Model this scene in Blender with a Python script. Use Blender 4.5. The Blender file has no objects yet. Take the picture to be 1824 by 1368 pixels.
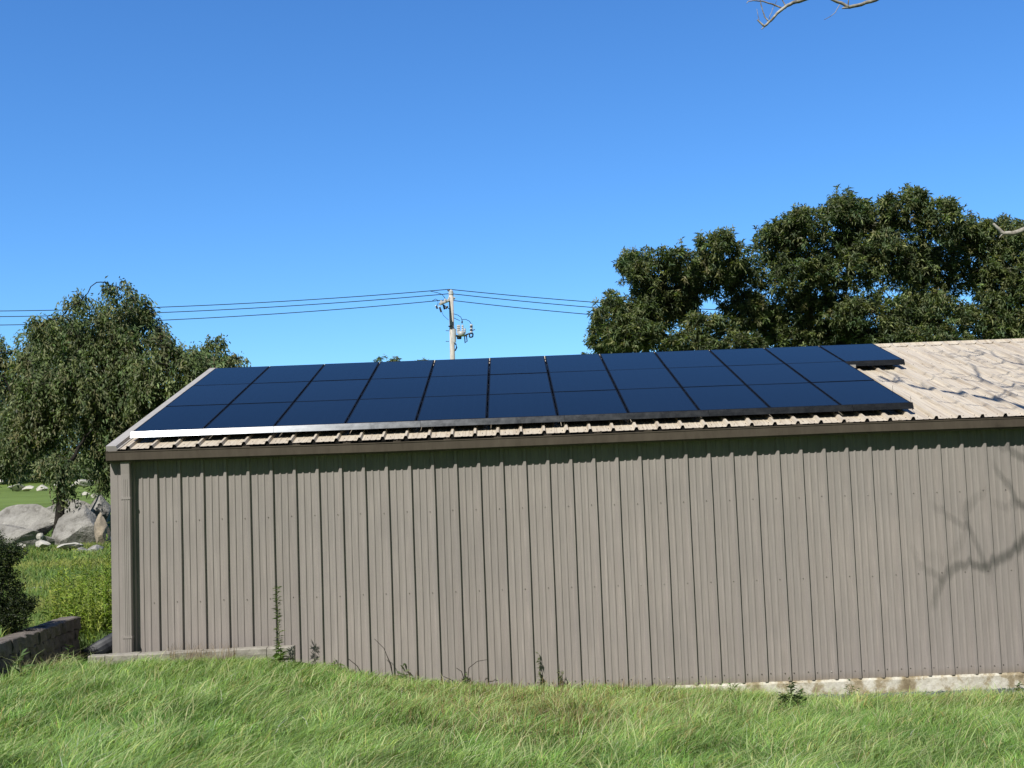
import bpy, math, random
import numpy as np
from mathutils import Vector, Matrix, noise
R = math.radians
random.seed(7); rng = np.random.default_rng(7)
sc = bpy.context.scene
col = sc.collection

# ------------------------------------------------------------------ camera
CAM = np.array([4.6717, -15.9954, 2.7975]); YAW, PITCH, ROLL, FPX = 0.0034, 0.0764, -0.0375, 2146.47
_cy, _sy, _cp, _sp = math.cos(YAW), math.sin(YAW), math.cos(PITCH), math.sin(PITCH)
_f = np.array([_sy*_cp, _cy*_cp, _sp]); _r = np.array([_cy, -_sy, 0.0]); _u = np.cross(_r, _f)
_c, _s = math.cos(ROLL), math.sin(ROLL)
RT, UP, FW = _c*_r + _s*_u, -_s*_r + _c*_u, _f
cd = bpy.data.cameras.new('camera'); cam = bpy.data.objects.new('camera', cd); col.objects.link(cam)
cd.sensor_width = 36; cd.lens = FPX/1824*36; cd.clip_start = .1; cd.clip_end = 5000
M = Matrix(((RT[0], UP[0], -FW[0], CAM[0]), (RT[1], UP[1], -FW[1], CAM[1]), (RT[2], UP[2], -FW[2], CAM[2]), (0, 0, 0, 1)))
cam.matrix_world = M
sc.camera = cam

def ray(px, py):
    d = RT*(px-912)/FPX - UP*(py-684)/FPX + FW
    return d
def at(px, py, Y):
    "world point seen in the survey photograph at px,py lying in the vertical plane Y"
    d = ray(px, py); return CAM + d*((Y-CAM[1])/d[1])

# ------------------------------------------------------------------ light
SUN = np.array([-math.sin(R(30))*math.cos(R(50)), -math.cos(R(30))*math.cos(R(50)), math.sin(R(50))])
w = bpy.data.worlds.new('World'); sc.world = w; w.use_nodes = True
nt = w.node_tree; nt.nodes.clear()
wo = nt.nodes.new('ShaderNodeOutputWorld'); bg = nt.nodes.new('ShaderNodeBackground')
sky = nt.nodes.new('ShaderNodeTexSky'); sky.sky_type = 'NISHITA'; sky.sun_disc = False
sky.sun_elevation = R(50); sky.sun_rotation = math.atan2(SUN[0], SUN[1]) 
sky.air_density = 1.0; sky.dust_density = 0.2; sky.ozone_density = 3.0; sky.altitude = 0
hs = nt.nodes.new('ShaderNodeHueSaturation'); hs.inputs['Saturation'].default_value = 1.12
mixc = nt.nodes.new('ShaderNodeMix'); mixc.data_type = 'RGBA'; mixc.blend_type = 'MULTIPLY'
mixc.inputs[0].default_value = 1; mixc.inputs[7].default_value = (0.64, 1.03, 1.42, 1)
nt.links.new(sky.outputs[0], hs.inputs['Color']); nt.links.new(hs.outputs[0], mixc.inputs[6])
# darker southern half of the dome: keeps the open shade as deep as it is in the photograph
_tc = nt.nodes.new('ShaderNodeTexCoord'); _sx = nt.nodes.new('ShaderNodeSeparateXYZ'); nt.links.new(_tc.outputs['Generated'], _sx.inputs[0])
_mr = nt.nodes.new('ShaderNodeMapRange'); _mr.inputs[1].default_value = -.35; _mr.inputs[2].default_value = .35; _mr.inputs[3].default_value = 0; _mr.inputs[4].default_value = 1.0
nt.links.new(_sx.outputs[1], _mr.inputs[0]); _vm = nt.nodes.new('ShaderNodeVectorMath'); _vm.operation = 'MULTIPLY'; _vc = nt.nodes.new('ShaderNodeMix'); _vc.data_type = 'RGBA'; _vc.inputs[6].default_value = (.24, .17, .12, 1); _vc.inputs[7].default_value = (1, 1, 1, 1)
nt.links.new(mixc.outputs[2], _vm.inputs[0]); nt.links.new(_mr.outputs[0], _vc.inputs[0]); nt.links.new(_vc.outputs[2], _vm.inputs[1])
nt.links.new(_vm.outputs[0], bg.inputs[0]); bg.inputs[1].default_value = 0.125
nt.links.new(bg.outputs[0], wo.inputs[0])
sl = bpy.data.lights.new('sun', 'SUN'); sl.energy = 5.0; sl.angle = R(0.53); sl.color = (1, .955, .88)
so = bpy.data.objects.new('sun', sl); col.objects.link(so)
so.rotation_euler = Vector(SUN).to_track_quat('Z', 'Y').to_euler(); so.location = (0, -20, 30)
sc.view_settings.view_transform = 'Standard'; sc.view_settings.look = 'None'
sc.view_settings.exposure = 0; sc.view_settings.gamma = 1
sc.cycles.max_bounces = 6; sc.cycles.transparent_max_bounces = 6

# ------------------------------------------------------------------ materials
def nn(t, k, **kw):
    n = t.nodes.new('ShaderNode'+k)
    for a, b in kw.items(): setattr(n, a, b)
    return n
def newmat(name, rough=.6, spec=.4, metal=0, base=(.5, .5, .5)):
    m = bpy.data.materials.new(name); m.use_nodes = True; t = m.node_tree
    b = t.nodes['Principled BSDF']; b.inputs['Base Color'].default_value = (*base, 1)
    b.inputs['Roughness'].default_value = rough; b.inputs['Specular IOR Level'].default_value = spec
    b.inputs['Metallic'].default_value = metal
    return m, t, b
def noise_col(t, b, stops, scale=(1, 1, 1), nscale=3, detail=6, rough=.6, coord='Object', out=None):
    tc = nn(t, 'TexCoord'); mp = nn(t, 'Mapping'); mp.inputs['Scale'].default_value = scale
    n = nn(t, 'TexNoise'); n.inputs['Scale'].default_value = nscale; n.inputs['Detail'].default_value = detail
    n.inputs['Roughness'].default_value = rough
    cr = nn(t, 'ValToRGB'); e = cr.color_ramp.elements
    e[0].position, e[0].color = stops[0][0], (*stops[0][1], 1)
    e[1].position, e[1].color = stops[-1][0], (*stops[-1][1], 1)
    for p, c in stops[1:-1]:
        x = e.new(p); x.color = (*c, 1)
    t.links.new(tc.outputs[coord], mp.inputs[0]); t.links.new(mp.outputs[0], n.inputs['Vector'])
    t.links.new(n.outputs[0], cr.inputs[0])
    if out is None: t.links.new(cr.outputs[0], b.inputs['Base Color'])
    return cr, n, tc, mp
def mulc(t, a, b_, fac=1.0, mode='MULTIPLY'):
    m = nn(t, 'Mix', data_type='RGBA', blend_type=mode); m.inputs[0].default_value = fac
    t.links.new(a, m.inputs[6]); t.links.new(b_, m.inputs[7]); return m.outputs[2]
def bump(t, b, h, strength=.3, dist=.01):
    bp = nn(t, 'Bump'); bp.inputs['Strength'].default_value = strength; bp.inputs['Distance'].default_value = dist
    t.links.new(h, bp.inputs['Height']); t.links.new(bp.outputs[0], b.inputs['Normal']); return bp

MAT = {}
# siding: taupe painted steel with streaks
m, t, b = newmat('painted_steel_taupe', .48, .35)
cr, n, tc, mp = noise_col(t, b, [(.3, (.312, .286, .270)), (.7, (.366, .339, .323))], (9, 1, .5), 2.2, 7, .65, out=1)
cr2, n2, _, _ = noise_col(t, b, [(.35, (.93, .93, .935)), (.65, (1.03, 1.02, 1.01))], (1, 1, 1), .7, 6, .6, out=1)
# dull, slightly darker tone towards the top of the wall
sx = nn(t, 'SeparateXYZ'); t.links.new(tc.outputs['Object'], sx.inputs[0])
mr = nn(t, 'MapRange'); mr.inputs[1].default_value = 0; mr.inputs[2].default_value = 3.3
mr.inputs[3].default_value = 0; mr.inputs[4].default_value = 1; t.links.new(sx.outputs[2], mr.inputs[0])
crz = nn(t, 'ValToRGB'); crz.color_ramp.elements[0].color = (1, 1, 1, 1); crz.color_ramp.elements[1].color = (1.0, 1.01, .99, 1)
e = crz.color_ramp.elements.new(.03); e.color = (1.03, 1.01, 1.02, 1); crz.color_ramp.elements[0].color = (.82, .78, .73, 1)
t.links.new(mr.outputs[0], crz.inputs[0])
dv = nn(t, 'Math', operation='DIVIDE'); dv.inputs[1].default_value = .9144; t.links.new(sx.outputs[0], dv.inputs[0]); fl = nn(t, 'Math', operation='FLOOR'); t.links.new(dv.outputs[0], fl.inputs[0])
wn = nn(t, 'TexWhiteNoise', noise_dimensions='1D'); t.links.new(fl.outputs[0], wn.inputs['W']); wr = nn(t, 'MapRange'); wr.inputs[3].default_value = .955; wr.inputs[4].default_value = 1.035; t.links.new(wn.outputs[0], wr.inputs[0])
cr6, n6, _, _ = noise_col(t, b, [(.50, (1, 1, 1)), (.80, (1.28, 1.27, 1.25))], (14, 1, .55), 2.6, 8, .6, out=1)
o = mulc(t, mulc(t, cr.outputs[0], cr2.outputs[0]), crz.outputs[0]); o = mulc(t, o, cr6.outputs[0])
hv_ = nn(t, 'HueSaturation'); t.links.new(o, hv_.inputs['Color']); t.links.new(wr.outputs[0], hv_.inputs['Value']); t.links.new(hv_.outputs[0], b.inputs['Base Color'])
nb = nn(t, 'TexNoise'); nb.inputs['Scale'].default_value = 3.5; nb.inputs['Detail'].default_value = 3
mpb = nn(t, 'Mapping'); mpb.inputs['Scale'].default_value = (1.6, 1, .5); t.links.new(tc.outputs['Object'], mpb.inputs[0]); t.links.new(mpb.outputs[0], nb.inputs[0])
bump(t, b, nb.outputs[0], .35, .012); MAT['siding'] = m
m, t, b = newmat('trim_steel', .5, .35); noise_col(t, b, [(.3, (.312, .286, .268)), (.7, (.366, .339, .320))], (2, 2, .6), 4, 6); MAT['trim'] = m
m, t, b = newmat('gutter_steel', .42, .4); noise_col(t, b, [(.3, (.076, .062, .048)), (.7, (.122, .102, .080))], (4, 1, 1), 1.6, 9, .75); MAT['gutter'] = m
m, t, b = newmat('rake_steel', .6, .35); noise_col(t, b, [(.3, (.38, .36, .335)), (.7, (.50, .475, .445))], (2, 2, 2), 3, 7, .7); MAT['rake'] = m
# roof: almond steel, dirty along the slope
m, t, b = newmat('almond_roof_steel', .55, .35)
cr, n, tc, mp = noise_col(t, b, [(.28, (.47, .40, .32)), (.5, (.61, .54, .435)), (.75, (.67, .60, .49))], (5, .35, .35), 2.0, 8, .7, out=1)
cr2, n2, _, _ = noise_col(t, b, [(.28, (.78, .75, .71)), (.42, (1, 1, 1)), (1, (1.03, 1.03, 1.03))], (1, 1, 1), 3.1, 10, .75, out=1)
cr4, n4, _, _ = noise_col(t, b, [(.36, (.74, .70, .66)), (.5, (1, 1, 1))], (16, .5, .5), 2.4, 6, .6, out=1)
t.links.new(mulc(t, mulc(t, cr.outputs[0], cr2.outputs[0]), cr4.outputs[0], 1.0), b.inputs['Base Color']); bump(t, b, n2.outputs[0], .15, .004); MAT['roof'] = m
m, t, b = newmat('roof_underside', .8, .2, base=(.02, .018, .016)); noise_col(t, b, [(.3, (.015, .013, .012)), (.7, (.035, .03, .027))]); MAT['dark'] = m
m, t, b = newmat('hollow_shade', .8, .2); noise_col(t, b, [(.3, (.012, .012, .012)), (.7, (.03, .028, .026))], nscale=12); MAT['hollow'] = m  # near-black colour stands in for shade inside the rib hollows
# weathered foundation
m, t, b = newmat('foundation_concrete', .9, .2)
cr, n, tc, mp = noise_col(t, b, [(.38, (.30, .245, .16)), (.47, (.48, .41, .29)), (.53, (.74, .71, .62)), (.7, (.84, .82, .76))], (1.5, 1, 1.4), 2.0, 10, .68, out=1)
cr2, n2, _, _ = noise_col(t, b, [(.3, (.7, .68, .64)), (.6, (1, 1, 1))], (1, 1, 1), 16, 8, .7, out=1)
t.links.new(mulc(t, cr.outputs[0], cr2.outputs[0]), b.inputs['Base Color']); bump(t, b, n2.outputs[0], .6, .02); MAT['found'] = m
m, t, b = newmat('weathered_block', .92, .2)
cr, n, tc, mp = noise_col(t, b, [(.3, (.20, .185, .16)), (.55, (.36, .34, .30)), (.75, (.47, .45, .41))], (1, 1, 1), 7, 10, .7, out=1)
t.links.new(cr.outputs[0], b.inputs['Base Color']); bump(t, b, n.outputs[0], .7, .02); MAT['block'] = m
m, t, b = newmat('split_face_block', .95, .15)
cr, n, tc, mp = noise_col(t, b, [(.3, (.12, .105, .095)), (.7, (.27, .24, .215))], (1, 1, 1), 9, 10, .75, out=1)
t.links.new(cr.outputs[0], b.inputs['Base Color']); bump(t, b, n.outputs[0], .9, .04); MAT['splitblock'] = m
# solar
m, t, b = newmat('solar_cells', .17, .19)
tc = nn(t, 'TexCoord'); sx = nn(t, 'SeparateXYZ'); t.links.new(tc.outputs['Object'], sx.inputs[0])
def line(src, pitch, wid):
    a = nn(t, 'Math', operation='MULTIPLY'); a.inputs[1].default_value = 1/pitch; t.links.new(src, a.inputs[0])
    f = nn(t, 'Math', operation='FRACT'); t.links.new(a.outputs[0], f.inputs[0])
    g = nn(t, 'Math', operation='LESS_THAN'); g.inputs[1].default_value = wid/pitch; t.links.new(f.outputs[0], g.inputs[0]); return g.outputs[0]
l1, l2 = line(sx.outputs[0], .151, .006), line(sx.outputs[1], .0785, .004)
mx = nn(t, 'Math', operation='MAXIMUM'); t.links.new(l1, mx.inputs[0]); t.links.new(l2, mx.inputs[1])
cm = nn(t, 'Mix', data_type='RGBA'); cm.inputs[6].default_value = (.006, .009, .016, 1); cm.inputs[7].default_value = (.008, .013, .025, 1)
t.links.new(mx.outputs[0], cm.inputs[0])
oi = nn(t, 'ObjectInfo'); mr = nn(t, 'MapRange'); mr.inputs[3].default_value = .85; mr.inputs[4].default_value = 1.15; t.links.new(oi.outputs['Random'], mr.inputs[0])
hv = nn(t, 'HueSaturation'); t.links.new(cm.outputs[2], hv.inputs['Color']); t.links.new(mr.outputs[0], hv.inputs['Value']); t.links.new(hv.outputs[0], b.inputs['Base Color'])
b.inputs['IOR'].default_value = 1.235
MAT['cells'] = m
m, t, b = newmat('black_anodised', .55, .12); noise_col(t, b, [(.3, (.004, .005, .007)), (.7, (.009, .010, .013))], nscale=8); MAT['blackframe'] = m
m, t, b = newmat('skirt_metal', .27, .5, .85)
cr, n, tc, mp = noise_col(t, b, [(.3, (.045, .05, .056)), (.7, (.075, .08, .088))], (1, 4, 4), 3, 9, .75)
cr3, n3, _, _ = noise_col(t, b, [(.3, (.22, .22, .22)), (.7, (.34, .34, .34))], (1, 1, 1), 9, 8, .7, out=1)
t.links.new(cr3.outputs[0], b.inputs['Roughness']); MAT['skirt'] = m
m, t, b = newmat('bright_aluminium', .4, .5, .7, (.6, .61, .62)); noise_col(t, b, [(.3, (.5, .51, .52)), (.7, (.68, .69, .7))], nscale=10); MAT['alu'] = m
m, t, b = newmat('screw_zinc', .5, .5, .0, (.2, .18, .16)); noise_col(t, b, [(.35, (.10, .09, .08)), (.6, (.24, .22, .2)), (.72, (.6, .6, .58))], (1, 1, 1), 1.3, 2); MAT['screw'] = m
# rock
m, t, b = newmat('granite', .95, .15)
cr, n, tc, mp = noise_col(t, b, [(.30, (.18, .175, .165)), (.5, (.33, .32, .30)), (.70, (.50, .49, .46))], (1, 1, 1), .9, 12, .72, out=1)
cr2, n2, _, _ = noise_col(t, b, [(.34, (.55, .54, .52)), (.46, (1, 1, 1))], (1, 1, 1), 3, 12, .7, out=1)
t.links.new(mulc(t, cr.outputs[0], cr2.outputs[0]), b.inputs['Base Color']); bump(t, b, n2.outputs[0], .9, .12); MAT['rock'] = m
m, t, b = newmat('pale_stone', .95, .15)
cr, n, tc, mp = noise_col(t, b, [(.32, (.3, .29, .26)), (.6, (.6, .58, .52))], (1, 1, 1), 2, 10, .7); bump(t, b, n.outputs[0], .8, .08); MAT['palerock'] = m
m, t, b = newmat('ochre_stone', .95, .15)
cr, n, tc, mp = noise_col(t, b, [(.32, (.2, .18, .15)), (.6, (.42, .36, .28))], (1, 1, 1), 2, 10, .7); bump(t, b, n.outputs[0], .8, .08); MAT['ochrerock'] = m
m, t, b = newmat('gravel_grey', .95, .2)
vo = nn(t, 'TexVoronoi'); vo.inputs['Scale'].default_value = 45; tc = nn(t, 'TexCoord'); t.links.new(tc.outputs['Object'], vo.inputs['Vector'])
cr = nn(t, 'ValToRGB'); cr.color_ramp.elements[0].color = (.06, .07, .075, 1); cr.color_ramp.elements[1].color = (.26, .28, .29, 1)
sx = nn(t, 'SeparateColor'); t.links.new(vo.outputs['Color'], sx.inputs[0]); t.links.new(sx.outputs[0], cr.inputs[0]); t.links.new(cr.outputs[0], b.inputs['Base Color']); MAT['gravel'] = m
# ground
m, t, b = newmat('turf_soil', 1, .05)
cr, n, tc, mp = noise_col(t, b, [(.3, (.025, .038, .012)), (.5, (.045, .07, .018)), (.7, (.075, .085, .03))], (1, 1, 1), 1.3, 10, .75, out=1)
crf, nf, _, _ = noise_col(t, b, [(.35, (.12, .17, .045)), (.6, (.17, .24, .065))], (1, 1, 1), .25, 8, .7, out=1)
sx = nn(t, 'SeparateXYZ'); t.links.new(tc.outputs['Object'], sx.inputs[0]); mr = nn(t, 'MapRange'); mr.inputs[1].default_value = 26; mr.inputs[2].default_value = 30
t.links.new(sx.outputs[1], mr.inputs[0]); mg = nn(t, 'Mix', data_type='RGBA'); t.links.new(mr.outputs[0], mg.inputs[0]); t.links.new(cr.outputs[0], mg.inputs[6]); t.links.new(crf.outputs[0], mg.inputs[7])
t.links.new(mg.outputs[2], b.inputs['Base Color']); bump(t, b, n.outputs[0], .8, .05); MAT['ground'] = m
# wood
m, t, b = newmat('bark_dark', .95, .1); cr, n, _, _ = noise_col(t, b, [(.3, (.012, .011, .010)), (.7, (.048, .043, .036))], (4, 4, 1), 3, 8, .7); bump(t, b, n.outputs[0], .8, .05); MAT['bark'] = m
m, t, b = newmat('bark_bleached', .9, .15); cr, n, _, _ = noise_col(t, b, [(.35, (.10, .09, .075)), (.5, (.33, .31, .27)), (.65, (.55, .53, .48))], (1, 1, 1), 12, 8, .7); bump(t, b, n.outputs[0], .6, .01); MAT['deadbark'] = m
m, t, b = newmat('weathered_pole', .9, .15); noise_col(t, b, [(.32, (.26, .23, .20)), (.5, (.62, .59, .55))], (3, 3, .4), 3, 8, .7); MAT['pole'] = m
m, t, b = newmat('hardware_dark', .6, .3); noise_col(t, b, [(.3, (.03, .035, .045)), (.7, (.08, .085, .1))]); MAT['hard'] = m
m, t, b = newmat('porcelain_grey', .4, .5); noise_col(t, b, [(.3, (.42, .44, .46)), (.7, (.62, .64, .66))]); MAT['porc'] = m
m, t, b = newmat('wire_black', .7, .3); noise_col(t, b, [(.3, (.008, .014, .03)), (.7, (.02, .03, .05))]); MAT['wire'] = m
m, t, b = newmat('black_plastic', .5, .4); noise_col(t, b, [(.3, (.012, .014, .02)), (.7, (.05, .055, .065))], nscale=6); MAT['plastic'] = m

def leafmat(name, trans=.35, rough=.45, spec=.35, upn=0.0):
    m = bpy.data.materials.new(name); m.use_nodes = True; t = m.node_tree
    b = t.nodes['Principled BSDF']; out = t.nodes['Material Output']
    a = nn(t, 'Attribute'); a.attribute_name = 'tint'
    n = nn(t, 'TexNoise'); n.inputs['Scale'].default_value = 1.7; n.inputs['Detail'].default_value = 4
    tc = nn(t, 'TexCoord'); t.links.new(tc.outputs['Object'], n.inputs['Vector'])
    mr = nn(t, 'MapRange'); mr.inputs[1].default_value = .3; mr.inputs[2].default_value = .7; mr.inputs[3].default_value = .75; mr.inputs[4].default_value = 1.25
    t.links.new(n.outputs[0], mr.inputs[0])
    hv = nn(t, 'HueSaturation'); t.links.new(a.outputs['Color'], hv.inputs['Color']); t.links.new(mr.outputs[0], hv.inputs['Value'])
    t.links.new(hv.outputs[0], b.inputs['Base Color']); b.inputs['Roughness'].default_value = rough; b.inputs['Specular IOR Level'].default_value = spec
    nrm = None
    if upn > 0:   # blades of a sward light like the sward: normals leaned towards the sky
        ge = nn(t, 'NewGeometry'); va = nn(t, 'VectorMath', operation='ADD'); va.inputs[1].default_value = (-.15*upn, -.25*upn, upn)
        vn = nn(t, 'VectorMath', operation='NORMALIZE'); t.links.new(ge.outputs['Normal'], va.inputs[0]); t.links.new(va.outputs[0], vn.inputs[0]); nrm = vn.outputs[0]
        t.links.new(nrm, b.inputs['Normal'])
    tr = nn(t, 'BsdfTranslucent'); h2 = nn(t, 'Mix', data_type='RGBA', blend_type='MULTIPLY'); h2.inputs[0].default_value = 1; h2.inputs[7].default_value = (1.3, 1.5, .5, 1)
    t.links.new(hv.outputs[0], h2.inputs[6]); t.links.new(h2.outputs[2], tr.inputs[0])
    ms = nn(t, 'MixShader'); ms.inputs[0].default_value = trans
    t.links.new(b.outputs[0], ms.inputs[1]); t.links.new(tr.outputs[0], ms.inputs[2]); t.links.new(ms.outputs[0], out.inputs[0])
    return m
MAT['leaf'] = leafmat('leaf_surface', .28, .5, .28, .6); MAT['grass'] = leafmat('grass_blade', .28, .5, .25, .9)

# ------------------------------------------------------------------ mesh helpers
class MB:
    def __init__(s): s.v = []; s.f = []; s.m = []; s.n = 0; s.mats = []
    def mat(s, name):
        if name not in s.mats: s.mats.append(name)
        return s.mats.index(name)
    def add(s, v, f, mat='trim'):
        i = s.mat(mat); s.v.extend([tuple(map(float, p)) for p in v])
        for q in f: s.f.append([k+s.n for k in q]); s.m.append(i)
        s.n += len(v)
    def box(s, c, d, mat='trim', rot=None, taper=1):
        c = np.array(c, float); d = np.array(d, float)/2
        P = []
        for z in (-1, 1):
            k = taper if z > 0 else 1
            for x, y in ((-1, -1), (1, -1), (1, 1), (-1, 1)): P.append(np.array([x*d[0]*k, y*d[1]*k, z*d[2]]))
        if rot is not None: P = [np.array(rot @ Vector(p)) for p in P]
        s.add([p+c for p in P], [(3, 2, 1, 0), (4, 5, 6, 7), (0, 1, 5, 4), (1, 2, 6, 5), (2, 3, 7, 6), (3, 0, 4, 7)], mat)
    def tube(s, pts, rad, mat='bark', n=6, cap=True):
        pts = [np.array(p, float) for p in pts]; k = len(pts)
        if not hasattr(rad, '__len__'): rad = [rad]*k
        base = []; ref = np.array([0.0, 0, 1]); 
        d0 = pts[1]-pts[0]
        if abs(d0[2]) > .9*np.linalg.norm(d0): ref = np.array([1.0, 0, 0])
        for i in range(k):
            d = pts[min(i+1, k-1)]-pts[max(i-1, 0)]; d = d/(np.linalg.norm(d)+1e-9)
            a = np.cross(d, ref); la = np.linalg.norm(a)
            a = a/la if la > 1e-6 else np.array([1.0, 0, 0]); b = np.cross(d, a); ref = np.cross(a, d) if False else ref
            for j in range(n):
                th = 2*math.pi*j/n; base.append(pts[i]+rad[i]*(a*math.cos(th)+b*math.sin(th)))
        F = []
        for i in range(k-1):
            for j in range(n):
                F.append((i*n+j, i*n+(j+1) % n, (i+1)*n+(j+1) % n, (i+1)*n+j))
        if cap: F.append(tuple(range(n-1, -1, -1))); F.append(tuple((k-1)*n+j for j in range(n)))
        s.add(base, F, mat)
    def build(s, name, parent=None, smooth=False):
        me = bpy.data.meshes.new(name); me.from_pydata(s.v, [], s.f)
        for k in s.mats: me.materials.append(MAT[k])
        me.polygons.foreach_set('material_index', s.m)
        if smooth: me.polygons.foreach_set('use_smooth', [True]*len(s.f))
        me.update(); o = bpy.data.objects.new(name, me); col.objects.link(o); o.parent = parent
        return o
def tag(o, label=None, cat=None, group=None, kind=None):
    if label: o['label'] = label
    if cat: o['category'] = cat
    if group: o['group'] = group
    if kind: o['kind'] = kind
    return o
def empty(name, loc=(0, 0, 0), label=None, cat=None, group=None):
    o = bpy.data.objects.new(name, None); o.empty_display_size = .1; col.objects.link(o); o.location = loc
    return tag(o, label, cat, group)
def fast_mesh(name, V, F, tint, mat, parent=None, tri=None):
    "V (n,3); F list of index arrays with equal widths per entry; tint (n,3)"
    me = bpy.data.meshes.new(name); V = np.asarray(V, np.float32)
    me.vertices.add(len(V)); me.vertices.foreach_set('co', V.ravel())
    idx = np.concatenate([f.ravel() for f in F]); sizes = np.concatenate([np.full(len(f), f.shape[1]) for f in F])
    me.loops.add(len(idx)); me.loops.foreach_set('vertex_index', idx.astype(np.int32))
    st = np.concatenate([[0], np.cumsum(sizes)[:-1]]).astype(np.int32)
    me.polygons.add(len(sizes)); me.polygons.foreach_set('loop_start', st)
    a = me.attributes.new('tint', 'FLOAT_COLOR', 'POINT')
    c = np.ones((len(V), 4), np.float32); c[:, :3] = tint; a.data.foreach_set('color', c.ravel())
    me.materials.append(MAT[mat]); me.update(calc_edges=True); me.validate()
    o = bpy.data.objects.new(name, me); col.objects.link(o); o.parent = parent
    return o

# ------------------------------------------------------------------ terrain
XW = [-60, -2.2, -1.3, 1.8, 2.75, 3.3, 3.9, 4.5, 6.3, 7.0, 7.6, 8.3, 9.1, 60]
ZW = [.80, .74, .60, .49, .26, .17, .10, .05, -.01, -.08, -.14, -.20, -.215, -.215]
def smooth(a, b, x):
    x = np.clip((x-a)/(b-a), 0, 1); return x*x*(3-2*x)
def G(x, y):
    x = np.asarray(x, float); y = np.asarray(y, float)
    g = np.interp(x, XW, ZW)
    g = np.where(y < 0, g + np.interp(x, [0, 6], [.050, .070])*np.clip(-y-.45, 0, None), g)
    g = np.where(y < -30, g, g)
    # land behind: climbs to rocks, lawn and hills
    back = np.interp(y, [-1, 1, 4, 9, 19, 22, 25, 29, 84, 120, 400, 3000], [.6, .62, .68, .80, 1.12, 1.2, 1.55, 2.0, 3.1, 4.6, 14, 40])
    side = smooth(-.3, -1.2, x)          # left of the building
    kb = np.where(y > 0, side, 0); kb = np.maximum(kb, smooth(12.5, 16, y))
    g = g*(1-kb)+back*kb
    # terrace held by the block wall
    ter = smooth(-1.36, -1.46, x)*smooth(-6, -4.5, y)*smooth(1.0, .55, y)
    g = g*(1-ter)+np.maximum(g, 1.02)*ter
    g = g + .025*np.sin(x*1.3+1)*np.cos(y*1.1)*smooth(-.6, -1.5, y) 
    return g
def axis(segs):
    out = []
    for a, b, s in segs: out += list(np.arange(a, b, s))
    return np.array(out+[segs[-1][1]])
gx = axis([(-3000, -300, 300), (-300, -60, 30), (-60, -16, 4), (-16, -4, 1), (-4, 13, .12), (13, 20, 1), (20, 60, 5), (60, 300, 30), (300, 3000, 300)])
gy = axis([(-300, -40, 40), (-40, -9, 3), (-9, 1.5, .12), (1.5, 30, .6), (30, 90, 4), (90, 420, 20), (420, 3000, 200)])
XX, YY = np.meshgrid(gx, gy); ZZ = G(XX, YY)
ZZ = ZZ + np.where(YY > 100, 2.5*np.sin(XX*.02)*np.cos(YY*.013), 0)
nx, ny = len(gx), len(gy); ii = np.arange(nx*ny).reshape(ny, nx)
q = np.stack([ii[:-1, :-1].ravel(), ii[:-1, 1:].ravel(), ii[1:, 1:].ravel(), ii[1:, :-1].ravel()], 1)
go = fast_mesh('ground', np.stack([XX.ravel(), YY.ravel(), ZZ.ravel()], 1), [q], np.full((nx*ny, 3), .1), 'ground'); tag(go, kind='structure')
go.data.polygons.foreach_set('use_smooth', [True]*len(go.data.polygons))

# gravel strip at the foot of the foundation
g = MB(); pts = []; fs = []
xs = np.arange(8.2, 17, .1)
for i, x in enumerate(xs):
    w_ = .70*min(1, (x-8.1)*1.3)
    for j in range(5):
        y = -.0-w_*j/4; pts.append((x, y, float(G(x, y))+.012+.012*noise.noise(Vector((x*9, y*9, 0)))))
for i in range(len(xs)-1):
    for j in range(4): a = i*5+j; fs.append((a, a+1, a+6, a+5))
g.add(pts, fs, 'gravel')
for k in range(4200):
    x = random.uniform(8.3, 12.6); y = -random.random()*.72*min(1, (x-8.1)*1.3); s_ = random.uniform(.006, .016); z = float(G(x, y))+.018
    a = random.random()*3; r_ = Matrix.Rotation(a, 3, 'Z') @ Matrix.Rotation(random.random(), 3, 'X')
    g.add([np.array((x, y, z))+np.array(r_ @ Vector(p))*s_ for p in ((1, 0, 0), (0, 1, .1), (-1, .1, 0), (0, -1, 0), (.1, 0, .8), (0, 0, -.8))],
          [(0, 1, 4), (1, 2, 4), (2, 3, 4), (3, 0, 4), (1, 0, 5), (2, 1, 5), (3, 2, 5), (0, 3, 5)], 'gravel')
tag(g.build('gravel'), 'loose grey gravel at the foot of the foundation', 'gravel', kind='stuff')

# ------------------------------------------------------------------ the barn
XL, XR = float(at(201.5, 900, 0)[0]), 18.3
AL = .2675; CA, SA = math.cos(AL), math.sin(AL)
YE, ZE, TR = -.1, 3.3442, 5.8048
P = .3048
def roofpt(x, t, h=0.0): return (x, YE+t*CA-h*SA, ZE+t*SA+h*CA)
barn = empty('metal_building', (XL, 0, 0), 'long low taupe metal building with almond ribbed roof carrying solar panels', 'building')
def bpart(o): o.location = (-XL, 0, 0); return o
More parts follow.
